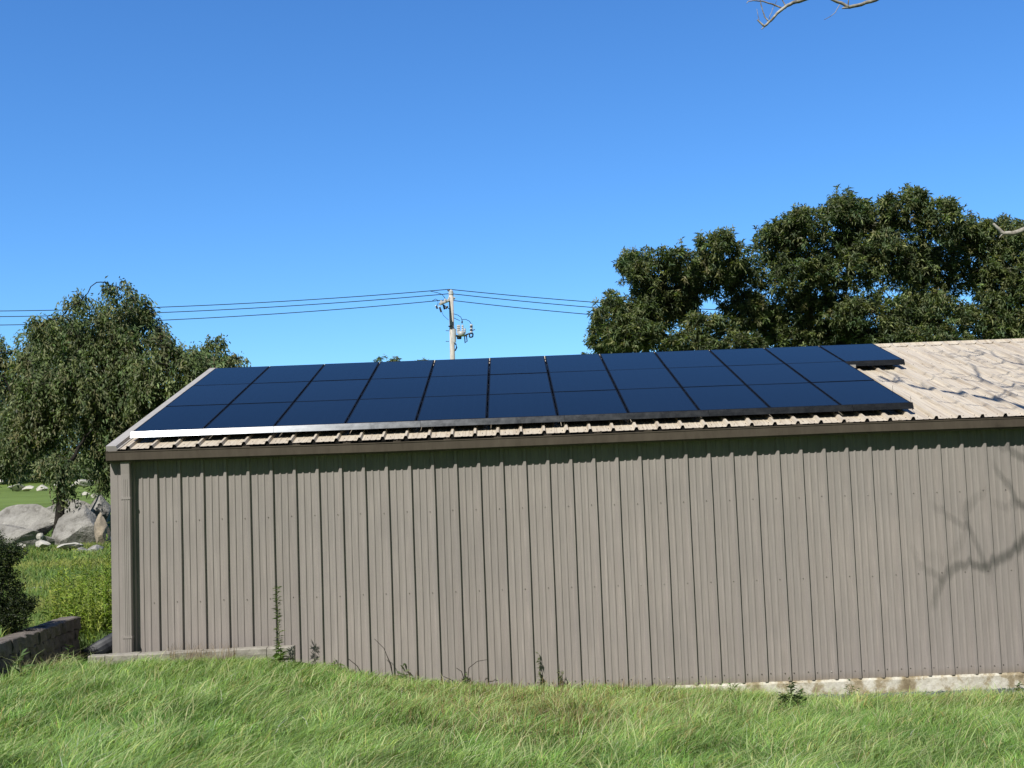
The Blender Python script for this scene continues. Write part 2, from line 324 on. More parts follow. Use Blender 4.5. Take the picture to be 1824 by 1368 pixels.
# siding
def prof(x0, hgt=.037, fl=.0095):
    return [(x0+.007, 0), (x0+.074, 0), (x0+.086, -fl), (x0+.102, -fl), (x0+.104, 0), (x0+.162, 0), (x0+.174, -fl), (x0+.190, -fl), (x0+.192, 0),
            (x0+.248, 0), (x0+.272, -hgt), (x0+.303, -hgt)]
x_first = 0.0   # right edge of first rib (x=279 px) at X = 0
pr = [(XL, 0)]
k = int((XL-x_first)//P)
ribs = []
while x_first+k*P < XR:
    x0 = x_first+k*P-.0; 
    for a in prof(x0-.002): 
        if XL < a[0] < XR: pr.append(a)
    ribs.append(x0); k += 1
pr.append((XR, 0))
m_ = MB(); v = []; zs = [0, .4, .9, 1.4, 1.9, 2.4, 2.9, 3.34]; rr = random.Random(3)
for z in zs:
    for (x, y) in pr: v.append((x+(.0012*math.sin(z*3+x*7)), y, z))
n_ = len(pr); f = []
for j in range(len(zs)-1):
    for i in range(n_-1): f.append((j*n_+i, j*n_+i+1, (j+1)*n_+i+1, (j+1)*n_+i))
m_.add(v, f, 'siding')
def screw(mb, x, z, y=0, r=.007):
    mb.tube([(x, y+.002, z), (x, y-.006, z), (x, y-.009, z)], [r, r, r*.6], 'screw', 6)
for x0 in ribs:
    for z in (1.32, 2.38):
        screw(m_, x0-.078+rr.uniform(-.004, .004), z+rr.uniform(-.006, .006))
    for dx in (.04, .15 if False else -.078): screw(m_, x0+dx, .10+rr.uniform(-.006, .006), r=.0085)
bpart(m_.build('wall', barn))
# side and back walls (plain ribbed return), gable
m_ = MB(); YB = -.1+2*TR*CA-.1
m_.add([(XL, 0, 0), (XL, YB, 0), (XL, YB, 3.3), (XL, YB/2, ZE+TR*SA-.04), (XL, 0, 3.3)], [(0, 4, 3, 2, 1)], 'siding')
m_.add([(XR, 0, 0), (XR, YB, 0), (XR, YB, 3.3), (XR, YB/2, ZE+TR*SA-.04), (XR, 0, 3.3)], [(0, 1, 2, 3, 4)], 'siding')
m_.add([(XL, YB, 0), (XR, YB, 0), (XR, YB, 3.3), (XL, YB, 3.3)], [(3, 2, 1, 0)], 'siding')
y = .3
while y < YB-.2:
    zt = min(ZE+(y+.1)*math.tan(AL), ZE+(YB-y+.1)*math.tan(AL))-.06
    m_.box((XL-.012, y, zt/2), (.03, .03, zt), 'siding'); y += P
bpart(m_.build('wall', barn))
# foundation
m_ = MB(); xs = np.arange(XL-.02, XR, .15); v = []; f = []
for i, x in enumerate(xs):
    nz = noise.noise(Vector((x*2, 0, 3)))*.008
    v += [(x, .04, .0), (x, -.020+nz, -.004), (x, -.034+nz, -.03+nz), (x, -.036-nz, -.2), (x, -.045+nz, -.7)]
for i in range(len(xs)-1):
    for j in range(4): a = i*5+j; f.append((a, a+1, a+6, a+5))
m_.add(v, f, 'found'); bpart(m_.build('foundation', barn))
# corner trim
m_ = MB(); xt = float(at(219, 900, 0)[0])
m_.box(((XL+xt)/2-.004, -.020, 1.66), (xt-XL+.01, .044, 3.32), 'trim'); m_.box((XL-.012, .07, 1.66), (.02, .2, 3.32), 'trim')
m_.box(((XL+xt)/2+.012, -.044, 1.66), (.006, .006, 3.30), 'trim')
bpart(m_.build('corner_trim', barn))
# downspout
x1, x2 = float(at(217.5, 900, -.10)[0]), float(at(233.0, 900, -.10)[0]); xc, wd = (x1+x2)/2, x2-x1
m_ = MB(); 
def rect_tube(mb, path, wx, wy, mat):
    v = []; 
    for (x, y, z) in path:
        for a, b_ in ((-1, -1), (-.9, -1.0), (.9, -1.0), (1, -.9), (1, 1), (-1, 1)): v.append((x+a*wx/2, y+b_*wy/2, z))
    f = []
    for i in range(len(path)-1):
        for j in range(6): f.append((i*6+j, i*6+(j+1) % 6, (i+1)*6+(j+1) % 6, (i+1)*6+j))
    f.append((5, 4, 3, 2, 1, 0)); mb.add(v, f, mat)
rect_tube(m_, [(xc, -.092, .45), (xc, -.092, 2.95), (xc, -.094, 3.02), (xc, -.10, 3.10), (xc, -.11, 3.22)], wd, .085, 'trim')
for dx in (-.022, .0, .022): m_.box((xc+dx, -.136, 1.7), (.006, .006, 2.5), 'trim')
for z in (2.7, .9): m_.box((xc, -.094, z), (wd+.012, .094, .03), 'trim')
bpart(m_.build('downspout', barn))
# roof sheet front (ribbed) and back
XRL = float(at(190, 797.5, YE)[0])        # left edge of rake trim
def roofsheet(t0, t1, flip=False):
    mb = MB(); pts = []; x = XRL+.02; k = int((x-x_first)//P)-1
    L = [(x, 0)]
    while x_first+k*P < XR+.25:
        x0 = x_first+k*P-.02
        for a, h in ((.0, 0), (.085, 0), (.093, .004), (.107, .004), (.115, 0), (.165, 0), (.173, .004), (.187, .004), (.195, 0), (.236, 0), (.256, .040), (.284, .040), (.300, 0.0001)):
            if x < x0+a < XR+.25: L.append((x0+a, h))
        k += 1
    n = len(L); ts = np.linspace(t0, t1, 9); v = []; f = []
    for t_ in ts:
        for (xx, h) in L:
            q_ = roofpt(xx, t_, h)
            if flip: q_ = (q_[0], 2*(YE+TR*CA)-q_[1], q_[2])
            v.append(q_)
    for j in range(len(ts)-1):
        for i in range(n-1):
            a = (j*n+i, j*n+i+1, (j+1)*n+i+1, (j+1)*n+i); f.append(a[::-1] if flip else a)
    mb.add(v, f, 'roof')
    if not flip:   # eave sheet painted near-black as the shade in the rib hollows, bottom lip
        v = []; f = []
        for (xx, h) in L: v += [roofpt(xx, t0+.012, h-.001), roofpt(xx, t0+.012, -.03)]
        for i in range(n-1): f.append((2*i, 2*i+1, 2*i+3, 2*i+2))
        mb.add(v, f, 'hollow')
        for q_ in range(0, 60):  # roof screws rows
            pass
    return mb
mb = roofsheet(0, TR)
rr = random.Random(5)
for x0 in ribs:
    for t_ in (.12, 1.3, 2.6, 3.9, 5.1):
        for dx in (.06, .21):
            p_ = roofpt(x0+dx-.02, t_+rr.uniform(-.01, .01), .002); q_ = roofpt(x0+dx-.02, t_, .010)
            mb.tube([p_, q_], [.006, .005], 'screw', 5)
bpart(mb.build('roof', barn)); bpart(roofsheet(0, TR, True).build('roof', barn))
# closed underside of the roof
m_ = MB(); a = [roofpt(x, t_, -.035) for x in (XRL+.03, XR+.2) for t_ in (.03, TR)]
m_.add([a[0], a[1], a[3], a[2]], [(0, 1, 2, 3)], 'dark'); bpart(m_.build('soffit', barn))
# ridge cap with scalloped edge
m_ = MB(); v = []; f = []; xs = np.arange(XRL, XR+.25, P/8)
for i, x in enumerate(xs):
    ph = ((x-x_first+.02-.270)/P) % 1.0; ph = min(ph, 1-ph); h = .040 if ph < .10 else (.040-.030*min(1, (ph-.10)/.06) if ph < .16 else .010)
    for s_ in (1, -1):
        for tt, hh in ((TR-.17, h), (TR-.07, h+.006), (TR-.005, .045)):
            q_ = roofpt(x, tt, hh)
            if s_ < 0: q_ = (q_[0], 2*(YE+TR*CA)-q_[1], q_[2])
            v.append(q_)
for i in range(len(xs)-1):
    a, b_ = i*6, (i+1)*6
    for (c, d) in ((0, 1), (1, 2), (2, 5), (5, 4), (4, 3)): f.append((a+c, b_+c, b_+d, a+d))
m_.add(v, f, 'roof'); bpart(m_.build('ridge_cap', barn))
# rake trim
m_ = MB()
for fl in (False, True):
    v = []; f = []
    for t_ in (-.01, TR+.02):
        for (dx, h) in ((-.005, -.12), (-.005, .052), (.13, .050), (.14, .012), (.165, .010)):
            q_ = roofpt(XRL+dx, t_, h)
            if fl: q_ = (q_[0], 2*(YE+TR*CA)-q_[1], q_[2])
            v.append(q_)
    for j in range(4): f.append((j, j+1, j+6, j+5))
    f.append((0, 1, 2, 3, 4)); m_.add(v, f, 'rake')
bpart(m_.build('rake_trim', barn))
# gutter
XGL = float(at(188, 812, -.19)[0]); m_ = MB(); 
GP = [(-.035, 3.335), (-.035, 3.19), (-.06, 3.180), (-.135, 3.180), (-.145, 3.19), (-.146, 3.215), (-.178, 3.262), (-.180, 3.305), (-.190, 3.309), (-.190, 3.320), (-.172, 3.320), (-.172, 3.27), (-.130, 3.2)]
GP = [(-.035, 3.335), (-.035, 3.185), (-.06, 3.172), (-.160, 3.172), (-.166, 3.178), (-.170, 3.190), (-.182, 3.196), (-.186, 3.300), (-.192, 3.303), (-.192, 3.316), (-.174, 3.316), (-.174, 3.2), (-.06, 3.19)]
xs = [XGL, 3.0, 3.003, 6.1, 6.103, 9.2, 9.203, 12.3, 12.303, XR+.2]
v = []; f = []
for i, x in enumerate(xs):
    dz = -.012*math.sin(x*.5); 
    for (y, z) in GP: v.append((x, y-.0015*(i % 4 // 2), z+dz))
n_ = len(GP)
for i in range(len(xs)-1):
    for j in range(n_-1): f.append((i*n_+j, (i+1)*n_+j, (i+1)*n_+j+1, i*n_+j+1))
m_.add(v, f, 'gutter'); m_.add([(XGL+.001, y, z-.012*math.sin(XGL*.5)) for (y, z) in GP[:10]], [tuple(range(9, -1, -1))], 'gutter')
bpart(m_.build('gutter', barn))
for i in range(26):
    x = .55+i*.66
    if x > XR: break
    m_ = MB(); dz = -.012*math.sin(x*.5)
    m_.box((x, -.118, 3.325+dz), (.10, .135, .010), 'gutter'); m_.tube([(x, -.17, 3.33+dz), (x, -.17, 3.338+dz)], .010, 'gutter', 6)
    bpart(m_.build('gutter_hanger', barn))

# ------------------------------------------------------------------ solar array
X0, PW, PH, T0, HP = -.3988, .954, 1.607, .353, .1572
rotp = Matrix.Rotation(AL, 4, 'X')
def panel_proto():
    root = empty('solar_panel'); gw, gh = PW-.018, PH-.020
    m_ = MB(); m_.box((gw/2, gh/2, -.004), (gw-.030, gh-.018, .006), 'cells'); m_.build('cell_sheet', root)
    m_ = MB()
    for (c, d) in (((gw/2, .005, -.018), (gw, .010, .036)), ((gw/2, gh-.005, -.018), (gw, .010, .036)),
                   ((.008, gh/2, -.018), (.016, gh-.020, .036)), ((gw-.008, gh/2, -.018), (.016, gh-.020, .036))): m_.box(c, d, 'blackframe')
    m_.build('frame', root)
    m_ = MB(); m_.box((gw/2, gh*.82, -.052), (.14, .1, .022), 'blackframe'); m_.build('junction_box', root)
    return root
proto = panel_proto(); used = False
ordn = ['first', 'second', 'third', 'fourth', 'fifth', 'sixth', 'seventh', 'eighth', 'ninth', 'tenth', 'eleventh', 'twelfth']
for row, rn in enumerate(('bottom', 'middle', 'top')):
    for c in range(12 if row == 2 else 11):
        if not used: o = proto; used = True
        else:
            o = proto.copy(); col.objects.link(o)
            for ch in proto.children:
                k_ = ch.copy(); col.objects.link(k_); k_.parent = o
        o.location = roofpt(X0+c*PW+.009, T0+row*PH+.010, HP+random.uniform(-.002, .002))
        o.rotation_euler = (AL+random.uniform(-.0012, .0012), random.uniform(-.001, .001), 0)
        if c == 0: lb = f'blue-black solar panel at the left end of the {rn} row, against the pale roof edge'
        elif row == 2 and c == 11: lb = 'lone blue-black solar panel jutting out at the right end of the top row'
        elif c == 10 and row < 2: lb = f'blue-black solar panel at the right end of the {rn} row'
        elif row == 2 and c == 10: lb = 'blue-black top row panel just left of the lone jutting end panel'
        else: lb = f'blue-black solar panel, {ordn[c]} from the left in the {rn} row'
        tag(o, lb, 'solar panel', 'solar panels on the metal roof')
# skirt along the lower edges
def skirt(name, xa, xb, row, label, endcap=False, capl=False):
    m_ = MB(); t0 = T0+row*PH
    base = np.array(roofpt(0, t0, HP))
    pf = [(0.006, -.001), (-.010, .001), (-.016, -.003), (-.0545, -.088), (-.047, -.090), (-.014, -.012), (0.006, -.006)]
    v = []
    for x in (xa, xb):
        for (y, z) in pf: v.append((x, base[1]+y, base[2]+z))
    n = len(pf); f = [(j, j+n, (j+1) % n+n, (j+1) % n) for j in range(n)]+[tuple(range(n)), tuple(range(2*n-1, n-1, -1))]
    m_.add([(p[0]-xa, p[1]-base[1], p[2]-base[2]) for p in v], [q_[::-1] for q_ in f], 'skirt')
    if endcap:
        e_ = [(xb+.001-xa, y, z) for (y, z) in ((.02, 0), (-.014, 0), (-.051, -.088), (.02, -.105))]
        m_.add(e_, [(0, 1, 2, 3), (3, 2, 1, 0)][:1], 'blackframe')
    o = m_.build(name); o.location = (xa, base[1], base[2]); 
    tag(o, label, 'array skirt', 'metal skirts under the front edges of the panels'); return o
cuts = [X0-.012, X0+2*PW, X0+4*PW+.06, X0+6*PW+.09, X0+8*PW+.12, X0+10*PW+.15, X0+11*PW+.01]
lbs = ['white glinting skirt strip at the lower left end of the solar array', 'silvery skirt strip second from the left under the bottom row of panels',
       'dull grey skirt strip third from the left under the bottom row', 'dark skirt strip fourth from the left under the bottom row',
       'dark skirt strip fifth from the left under the bottom row', 'short dark skirt strip at the lower right end of the bottom row']
for i in range(6): skirt('array_skirt', cuts[i]+.002, cuts[i+1]-.002, 0, lbs[i], i == 5)
skirt('array_skirt', X0+11*PW+.012, X0+12*PW, 2, 'dark skirt strip under the lone jutting panel of the top row', True)
# rack
rack = empty('panel_rack', roofpt(X0, T0, 0), 'metal rails and feet holding the solar panels above the roof', 'panel rack')
RL = Vector(rack.location)
for row in range(3):
    for tt in (.35, 1.25):
        n_p = 12 if row == 2 else 11
        a, b_ = roofpt(X0+.02, T0+row*PH+tt, HP-.062), roofpt(X0+n_p*PW+.015, T0+row*PH+tt, HP-.062)
        m_ = MB(); m_.box((n_p*PW/2+.015, 0, 0), (n_p*PW-.01, .036, .045), 'blackframe')
        o = m_.build('rail', rack); o.location = Vector(roofpt(X0, T0+row*PH+tt, HP-.062))-RL; o.rotation_euler = (AL, 0, 0)
        for j in range(0, n_p+1, 2):
            m_ = MB(); m_.box((0, 0, .045), (.05, .04, .09), 'alu'); m_.box((0, 0, .006), (.09, .07, .008), 'alu')
            o = m_.build('roof_foot', rack); o.location = Vector(roofpt(X0+min(j*PW+.12, n_p*PW-.1), T0+row*PH+tt, .0))-RL; o.rotation_euler = (AL, 0, 0)
for c in range(1, 12):
    for tt in (.35, 1.25, PH+.35, PH+1.25, 2*PH+.35, 2*PH+1.25):
        if c == 11 and tt < 2*PH: continue
        m_ = MB(); m_.box((0, 0, -.001), (.030, .045, .008), 'blackframe'); o = m_.build('mid_clamp', rack)
        o.location = Vector(roofpt(X0+c*PW, T0+tt, HP))-RL; o.rotation_euler = (AL, 0, 0)
for tt in (.06, .82):
    m_ = MB(); m_.tube([(0, 0, 0), (.003, 0, .10)], .0025, 'hard', 5); o = m_.build('wire_clip', rack); o.location = Vector(roofpt(X0+11*PW+.01, T0+tt, HP-.03))-RL
m_ = MB(); m_.box((0, 0, 0), (.12, .05, .05), 'alu'); o = m_.build('rail_end', rack); o.location = Vector(roofpt(X0+11*PW+.10, T0+2*PH-.06, .085))-RL; o.rotation_euler = (AL, 0, 0)

# ------------------------------------------------------------------ low block wall in front of the siding
a, b_ = at(160, 1167, -.45), at(525, 1151, -.30)
def blockwall(name, A, B, ztop, zbot, wid, courses, blen, mat, label, capmat=None, seed=1, roughf=.006):
    rr = random.Random(seed); A = np.array(A); B = np.array(B); L = np.linalg.norm(B-A); d = (B-A)/L; nrm = np.array([-d[1], d[0]])
    root = empty(name, (float(A[0]), float(A[1]), zbot), label, 'block wall')
    hs = (ztop-zbot)/courses
    ang = math.atan2(d[1], d[0]); rot = Matrix.Rotation(ang, 3, 'Z')
    for c in range(courses):
        mb = MB(); x = -(blen/2 if c % 2 else 0); top = c == courses-1
        while x < L-.01:
            x0, x1 = max(x, 0), min(x+blen*rr.uniform(.93, 1.07), L)
            x = x1
            if x1-x0 < .04: continue
            cx = (x0+x1)/2; jz = rr.uniform(-1, 1)*.004; jy = rr.uniform(-1, 1)*.006
            # rough faced block: subdivided box
            nx_, nz_ = 6, 3; hw = wid/2+(.012 if top else 0); P_ = []
            bx0, bx1 = x0+.004-cx, x1-.004-cx; z0, z1 = c*hs+.003, (c+1)*hs+jz
            ring = []
            prof_ = [(-hw, z0), (-hw, (z0+z1)/2), (-hw, z1-.012), (-hw+.014, z1), (0, z1), (hw-.014, z1), (hw, z1-.012), (hw, z0)]
            v = []
            for i in range(nx_+1):
                xx = bx0+(bx1-bx0)*i/nx_
                for (py, pz) in prof_:
                    q_ = Vector(((x0+x1)/2*3+xx*8, py*9, pz*9+seed)); dn = noise.noise(q_)*roughf
                    v.append((cx+xx, py+jy+dn*(1 if py < 0 else -1), pz+dn*.8))
            n = len(prof_); f = []
            for i in range(nx_):
                for j in range(n): f.append((i*n+j, i*n+(j+1) % n, (i+1)*n+(j+1) % n, (i+1)*n+j))
            f.append(tuple(range(n-1, -1, -1))); f.append(tuple(nx_*n+j for j in range(n)))
            mb.add([np.array(rot @ Vector(p)) for p in v], [q_[::-1] for q_ in f], mat)
        mb.build('cap_course' if top else 'block_course', root)
    return root
zt = float((a[2]+b_[2])/2)
blockwall('block_wall', (a[0], a[1]), (b_[0], b_[1]), zt, zt-.56, .19, 4, .41, 'block', 'low pale concrete block wall standing in front of the taupe siding', roughf=.012)
# terrace wall on the left
blockwall('block_wall', (-1.16, -5.5), (-1.365, .52), 1.13, .17, .24, 6, .42, 'splitblock', 'dark rough block terrace wall below the shrub at the left', seed=4, roughf=.03)

# corrugated drain pipe beside the corner
pts = []; rad = []
p0, p1, p2 = np.array((-1.02, .12, .60)), np.array((-.84, .50, .73)), np.array((-.72, 1.8, .86))
N = 70
for i in range(N+1):
    t_ = i/N; p_ = (1-t_)**2*p0+2*t_*(1-t_)*p1+t_*t_*p2; pts.append(p_); rad.append(.125+(.010 if i % 2 else -.006))
m_ = MB(); m_.tube(pts, rad, 'plastic', 16); tag(m_.build('drain_pipe', smooth=False), 'black corrugated drain pipe lying beside the left corner of the building', 'pipe')

# ------------------------------------------------------------------ leaves
def frames(D):
    D = D/np.linalg.norm(D, axis=1, keepdims=True)
    ref = rng.normal(size=D.shape); S = np.cross(D, ref); S /= np.linalg.norm(S, axis=1, keepdims=True)
    return D, S, np.cross(S, D)
def leaf_mesh(name, pos, dirs, length, width, tint, parent, mat='leaf', droop=.25, up=None):
    "each leaf a folded rhombus of two faces with a bent tip"
    n = len(pos); D, S, Nn = frames(dirs)
    if up is not None:   # leaves face the sky
        S = np.cross(D, np.array([0, 0, 1.0])+rng.normal(size=D.shape)*up); S /= np.linalg.norm(S, axis=1, keepdims=True)+1e-9; Nn = np.cross(S, D)
    L = length[:, None]; W = width[:, None]
    mid = pos+D*L*.45+Nn*L*.05; tip = pos+D*L-Nn*L*droop*.5+np.array([0, 0, -1.])*L*droop*.5
    V = np.stack([pos, mid+S*W/2-Nn*W*.12, tip, mid-S*W/2-Nn*W*.12], 1).reshape(-1, 3)
    b_ = np.arange(n)*4; F = np.concatenate([np.stack([b_, b_+1, b_+2], 1), np.stack([b_, b_+2, b_+3], 1)])
    return fast_mesh(name, V, [F], np.repeat(tint, 4, 0), mat, parent)

def tints(n, cols, jit=.15):
    c = np.array(cols)[rng.integers(0, len(cols), n)]; return np.clip(c*(1+rng.normal(size=(n, 1))*jit)*(1+rng.normal(size=(n, 3))*.05), .003, 1)

def make_tree(name, label, base, lobes, Y, depth_k=1.0, style='whorl', ntuft=1400, leafL=.22, trunk_r=.22, cols=None, group=None, nlimb=None, bark='bark', loff=0, cat='tree', nsub=3, gap=-.34):
    root = empty(name, tuple(map(float, base)), label, cat, group); base = np.array(base, float)
    C = []; Rr = []
    for L in lobes:
        cx, cy, rx, ry = L[:4]; dy = (L[4] if len(L) > 4 else rng.uniform(-1, 1)*1.2)
        c = at(cx, cy, Y+dy); s_ = (c[1]-CAM[1])/FPX; C.append(c); Rr.append((rx*s_, (rx+ry)/2*s_*depth_k, ry*s_))
    C0 = list(C); R0 = list(Rr)
    for c, r_ in zip(C0, R0):      # ragged edge: small side lobes off every main lobe
        for _ in range(nsub):
            d = rng.normal(size=3); d[2] = abs(d[2])*.8-.1; d /= np.linalg.norm(d); k_ = rng.uniform(.28, .5)
            C.append(c+d*np.array(r_)*rng.uniform(.70, .95)); Rr.append(tuple(np.array(r_)*k_))
    C = np.array(C); Rr = np.array(Rr)
    vol = (Rr[:, 0]*Rr[:, 2])**.92; cnt = np.maximum(3, (ntuft*vol/vol.sum()).astype(int))
    T = []; OUT = []
    for c, r_, k_ in zip(C, Rr, cnt):
        d = rng.normal(size=(k_, 3)); d /= np.linalg.norm(d, axis=1, keepdims=True)
        rad = rng.uniform(.15, 1.0, k_)**.55*rng.uniform(.9, 1.1, k_)
        # uneven outline: lumps
        lump = np.array([1+.22*noise.noise(Vector(d_*2.3+c*.37))+.16*noise.noise(Vector(d_*5.1+c)) for d_ in d])
        p = c+d*r_*rad[:, None]*lump[:, None]
        T.append(p); OUT.append(d)
    T = np.concatenate(T); OUT = np.concatenate(OUT)
    # carve gaps
    keep = np.array([noise.noise(Vector(p*.55+np.array([loff, 0, 0])))+.5*noise.noise(Vector(p*1.6)) > gap for p in T])
    T = T[keep]; OUT = OUT[keep]
    # ---- skeleton
    top = C.mean(0); fork = base+(top-base)*np.array([.35, .35, .42]); nodes = []; mb = MB(); 
    def path(a, b2, ra, rb, n=6, wob=.12, sides=6, rec=True):
        L = np.linalg.norm(b2-a); pts = []; rs = []
        o1 = rng.normal(size=3)*wob*L
        for i in range(n+1):
            t_ = i/n; p = a+(b2-a)*t_+o1*math.sin(math.pi*t_)+np.array([0, 0, .10*L*math.sin(math.pi*t_)*(1 if rec else .2)])+(rng.normal(size=3)*.02*L if 0 < i < n else 0)
            pts.append(p); rs.append(ra+(rb-ra)*t_)
            if rec: nodes.append((p, rs[-1]))
        mb.tube(pts, rs, bark, sides)
    tr_ = MB(); pts = []; rs = []
    for i in range(8):
        t_ = i/7; p = base+(fork-base)*t_+np.array([math.sin(t_*4)*.12, math.cos(t_*3)*.08, 0])*trunk_r*3*(t_ > 0); pts.append(p-np.array([0, 0, .15 if i == 0 else 0])); rs.append(trunk_r*(1.35 if i == 0 else 1-.3*t_))
        if i > 3: nodes.append((p, rs[-1]))
    tr_.tube([p-base for p in pts], rs, bark, 10); tr_.build('trunk', root, True)
    order = np.argsort(np.linalg.norm(C-fork, axis=1))
    for i in order:
        d2 = [np.linalg.norm(nd[0]-C[i])+abs(nd[0][2]-C[i][2])*.3 for nd in nodes]; j = int(np.argmin(d2)); a, ra = nodes[j]
        ra = min(ra*.75, trunk_r*.6); path(a.copy(), C[i], ra, max(ra*.35, .02), 7)
    NP = np.array([nd[0] for nd in nodes]); NR = np.array([nd[1] for nd in nodes])
    sel = rng.permutation(len(T))[:int(len(T)*.30)]
    for i in sel:
        j = int(np.argmin(((NP-T[i])**2).sum(1))); path(NP[j], T[i], min(NR[j]*.5, .035), .008, 3, .1, 4, False)
    br = mb.build('branches', root, True); br.location = tuple(-base)
    # ---- leaves
    if style == 'whorl':
        k_ = 16; n = len(T)*k_; ctr = np.repeat(T, k_, 0); o_ = np.repeat(OUT, k_, 0)
        axis_ = o_*.7+np.array([0, 0, .55]); th = rng.normal(size=(n, 3)); D = axis_*.55+th*.85
        pos = ctr+rng.normal(size=(n, 3))*leafL*.22
        D[:, 2] -= .05; Ln = leafL*rng.uniform(.55, 1.15, n); W = Ln*.26
        tn = tints(len(T), cols, .22).repeat(k_, 0)*(1+rng.normal(size=(n, 1))*.12)
        lv = leaf_mesh('foliage', pos, D, Ln, W, np.clip(tn, .003, 1), root, droop=.35, up=.55)
    else:
        k_ = 20; n = len(T)*k_; ctr = np.repeat(T, k_, 0); o_ = np.repeat(OUT, k_, 0); s_ = rng.uniform(0, 1, n)[:, None]
        hd = rng.normal(size=(len(T), 3)); hd[:, 2] = 0; hd = np.repeat(hd, k_, 0)*.35+o_*.3
        pos = ctr+hd*s_*leafL*3.0+np.array([0, 0, -1.])*(s_**1.5)*leafL*3.6+rng.normal(size=(n, 3))*leafL*.4
        D = rng.normal(size=(n, 3))*.55+hd*.5; D[:, 2] -= .75; Ln = leafL*rng.uniform(.6, 1.2, n); W = Ln*.36
        tn = tints(len(T), cols, .22).repeat(k_, 0)*(1+rng.normal(size=(n, 1))*.15)
        lv = leaf_mesh('foliage', pos, D, Ln, W, np.clip(tn, .003, 1), root, droop=.2)
    lv.location = tuple(-base); return root
GL = [(.150, .185, .080), (.115, .152, .070), (.205, .225, .105), (.090, .130, .068)]
GD = [(.135, .180, .066), (.100, .145, .056), (.205, .240, .110), (.080, .120, .050), (.16, .17, .08)]
YL = 19.
def gbase(px, Y, py=900):
    p = at(px, py, Y); return (float(p[0]), Y, float(G(p[0], Y)))
make_tree('broadleaf_tree', 'drooping grey-green tree whose dark leaning trunk stands before the boulders', gbase(94, YL),
    [(170, 625, 80, 85), (110, 665, 80, 85), (215, 565, 50, 50), (142, 535, 30, 24), (215, 515, 26, 20), (255, 565, 24, 24), (75, 580, 26, 22), (285, 590, 20, 20), (95, 590, 45, 40), (55, 700, 60, 80), (150, 720, 110, 80), (60, 762, 70, 50),
     (150, 780, 80, 38), (250, 620, 50, 60), (90, 815, 46, 22), (118, 868, 14, 10, -2.6), (105, 828, 34, 20, -2.8)],
    YL+3.2, .62, 'droop', 3700, .150, .15, GD, 'orchard-like trees left of the building', loff=1, gap=-.22)
make_tree('broadleaf_tree', 'drooping tree with trunk half hidden by the building corner, crown over the roof edge', gbase(196, YL+1),
    [(270, 680, 90, 80), (330, 655, 55, 50), (375, 645, 38, 28), (385, 610, 18, 16), (420, 638, 20, 12), (240, 760, 80, 70), (195, 795, 50, 40), (300, 740, 80, 70), (188, 846, 24, 16), (200, 700, 60, 60)],
    YL+3.6, .62, 'droop', 2900, .150, .18, GD, 'orchard-like trees left of the building', loff=4)
make_tree('broadleaf_tree', 'drooping tree cut off by the left edge of the picture', gbase(-120, YL+2),
    [(-5, 640, 40, 40), (-30, 700, 80, 80), (10, 770, 60, 70), (-60, 800, 90, 60), (-130, 700, 90, 90), (-90, 620, 60, 50), (10, 800, 40, 25)],
    YL+4.2, .62, 'droop', 2400, .150, .2, GD, 'orchard-like trees left of the building', loff=8)
YR = 30.
make_tree('broadleaf_tree', 'smaller round-headed dark green tree behind the roof, with sky showing through its limbs', gbase(1290, YR, 640),
    [(1095, 565, 42, 42), (1150, 490, 45, 48), (1215, 475, 48, 46), (1285, 455, 50, 48), (1335, 500, 45, 45), (1140, 560, 50, 45), (1210, 540, 45, 35), (1070, 600, 30, 26), (1150, 605, 50, 24),
     (1320, 550, 35, 30), (1100, 625, 40, 20), (1215, 610, 45, 22), (1260, 500, 50, 40), (1265, 622, 46, 20), (1330, 612, 34, 22), (1180, 540, 60, 50), (1345, 555, 26, 26), (1120, 600, 60, 30), (1305, 588, 38, 24), (1250, 580, 40, 26)],
    YR, 1.0, 'whorl', 4300, .22, .26, GL, 'large trees behind the building', loff=2, gap=-.50, nsub=3)
make_tree('broadleaf_tree', 'tallest dark green tree rising behind the right half of the roof', gbase(1560, YR+1, 640),
    [(1385, 440, 48, 50), (1372, 590, 36, 28), (1440, 410, 48, 45), (1505, 382, 48, 46), (1555, 392, 42, 40), (1610, 374, 42, 44), (1665, 396, 46, 44), (1720, 425, 48, 42), (1420, 490, 60, 50), (1500, 470, 70, 60), (1590, 460, 75, 60),
     (1670, 480, 70, 60), (1400, 560, 50, 40), (1470, 560, 65, 50), (1560, 560, 75, 50), (1650, 560, 75, 50), (1420, 605, 60, 26), (1480, 600, 60, 30), (1540, 605, 70, 30), (1600, 600, 70, 30), (1660, 610, 70, 24)],
    YR+1, 1.0, 'whorl', 8200, .22, .34, GL, 'large trees behind the building', loff=5, gap=-.60, nsub=2)
make_tree('broadleaf_tree', 'dark green tree behind the roof, cut off by the right edge of the picture', gbase(1860, YR+2, 640),
    [(1775, 430, 45, 42), (1830, 430, 50, 45), (1780, 500, 60, 55), (1850, 500, 70, 60), (1760, 570, 60, 50), (1840, 570, 70, 50), (1900, 470, 60, 60), (1940, 560, 70, 60), (1790, 610, 60, 24), (1900, 620, 60, 24)],
    YR+2, 1.0, 'whorl', 4200, .22, .3, GL, 'large trees behind the building', loff=9, gap=-.60, nsub=2)
YF = 70.
make_tree('distant_tree', 'small distant treetop just clearing the ridge left of the utility pole', gbase(690, YF, 700),
    [(690, 650, 24, 14), (672, 655, 14, 9), (706, 653, 12, 9)], YF, 1.0, 'whorl', 260, .28, .2, GL, 'distant treetops over the ridge')
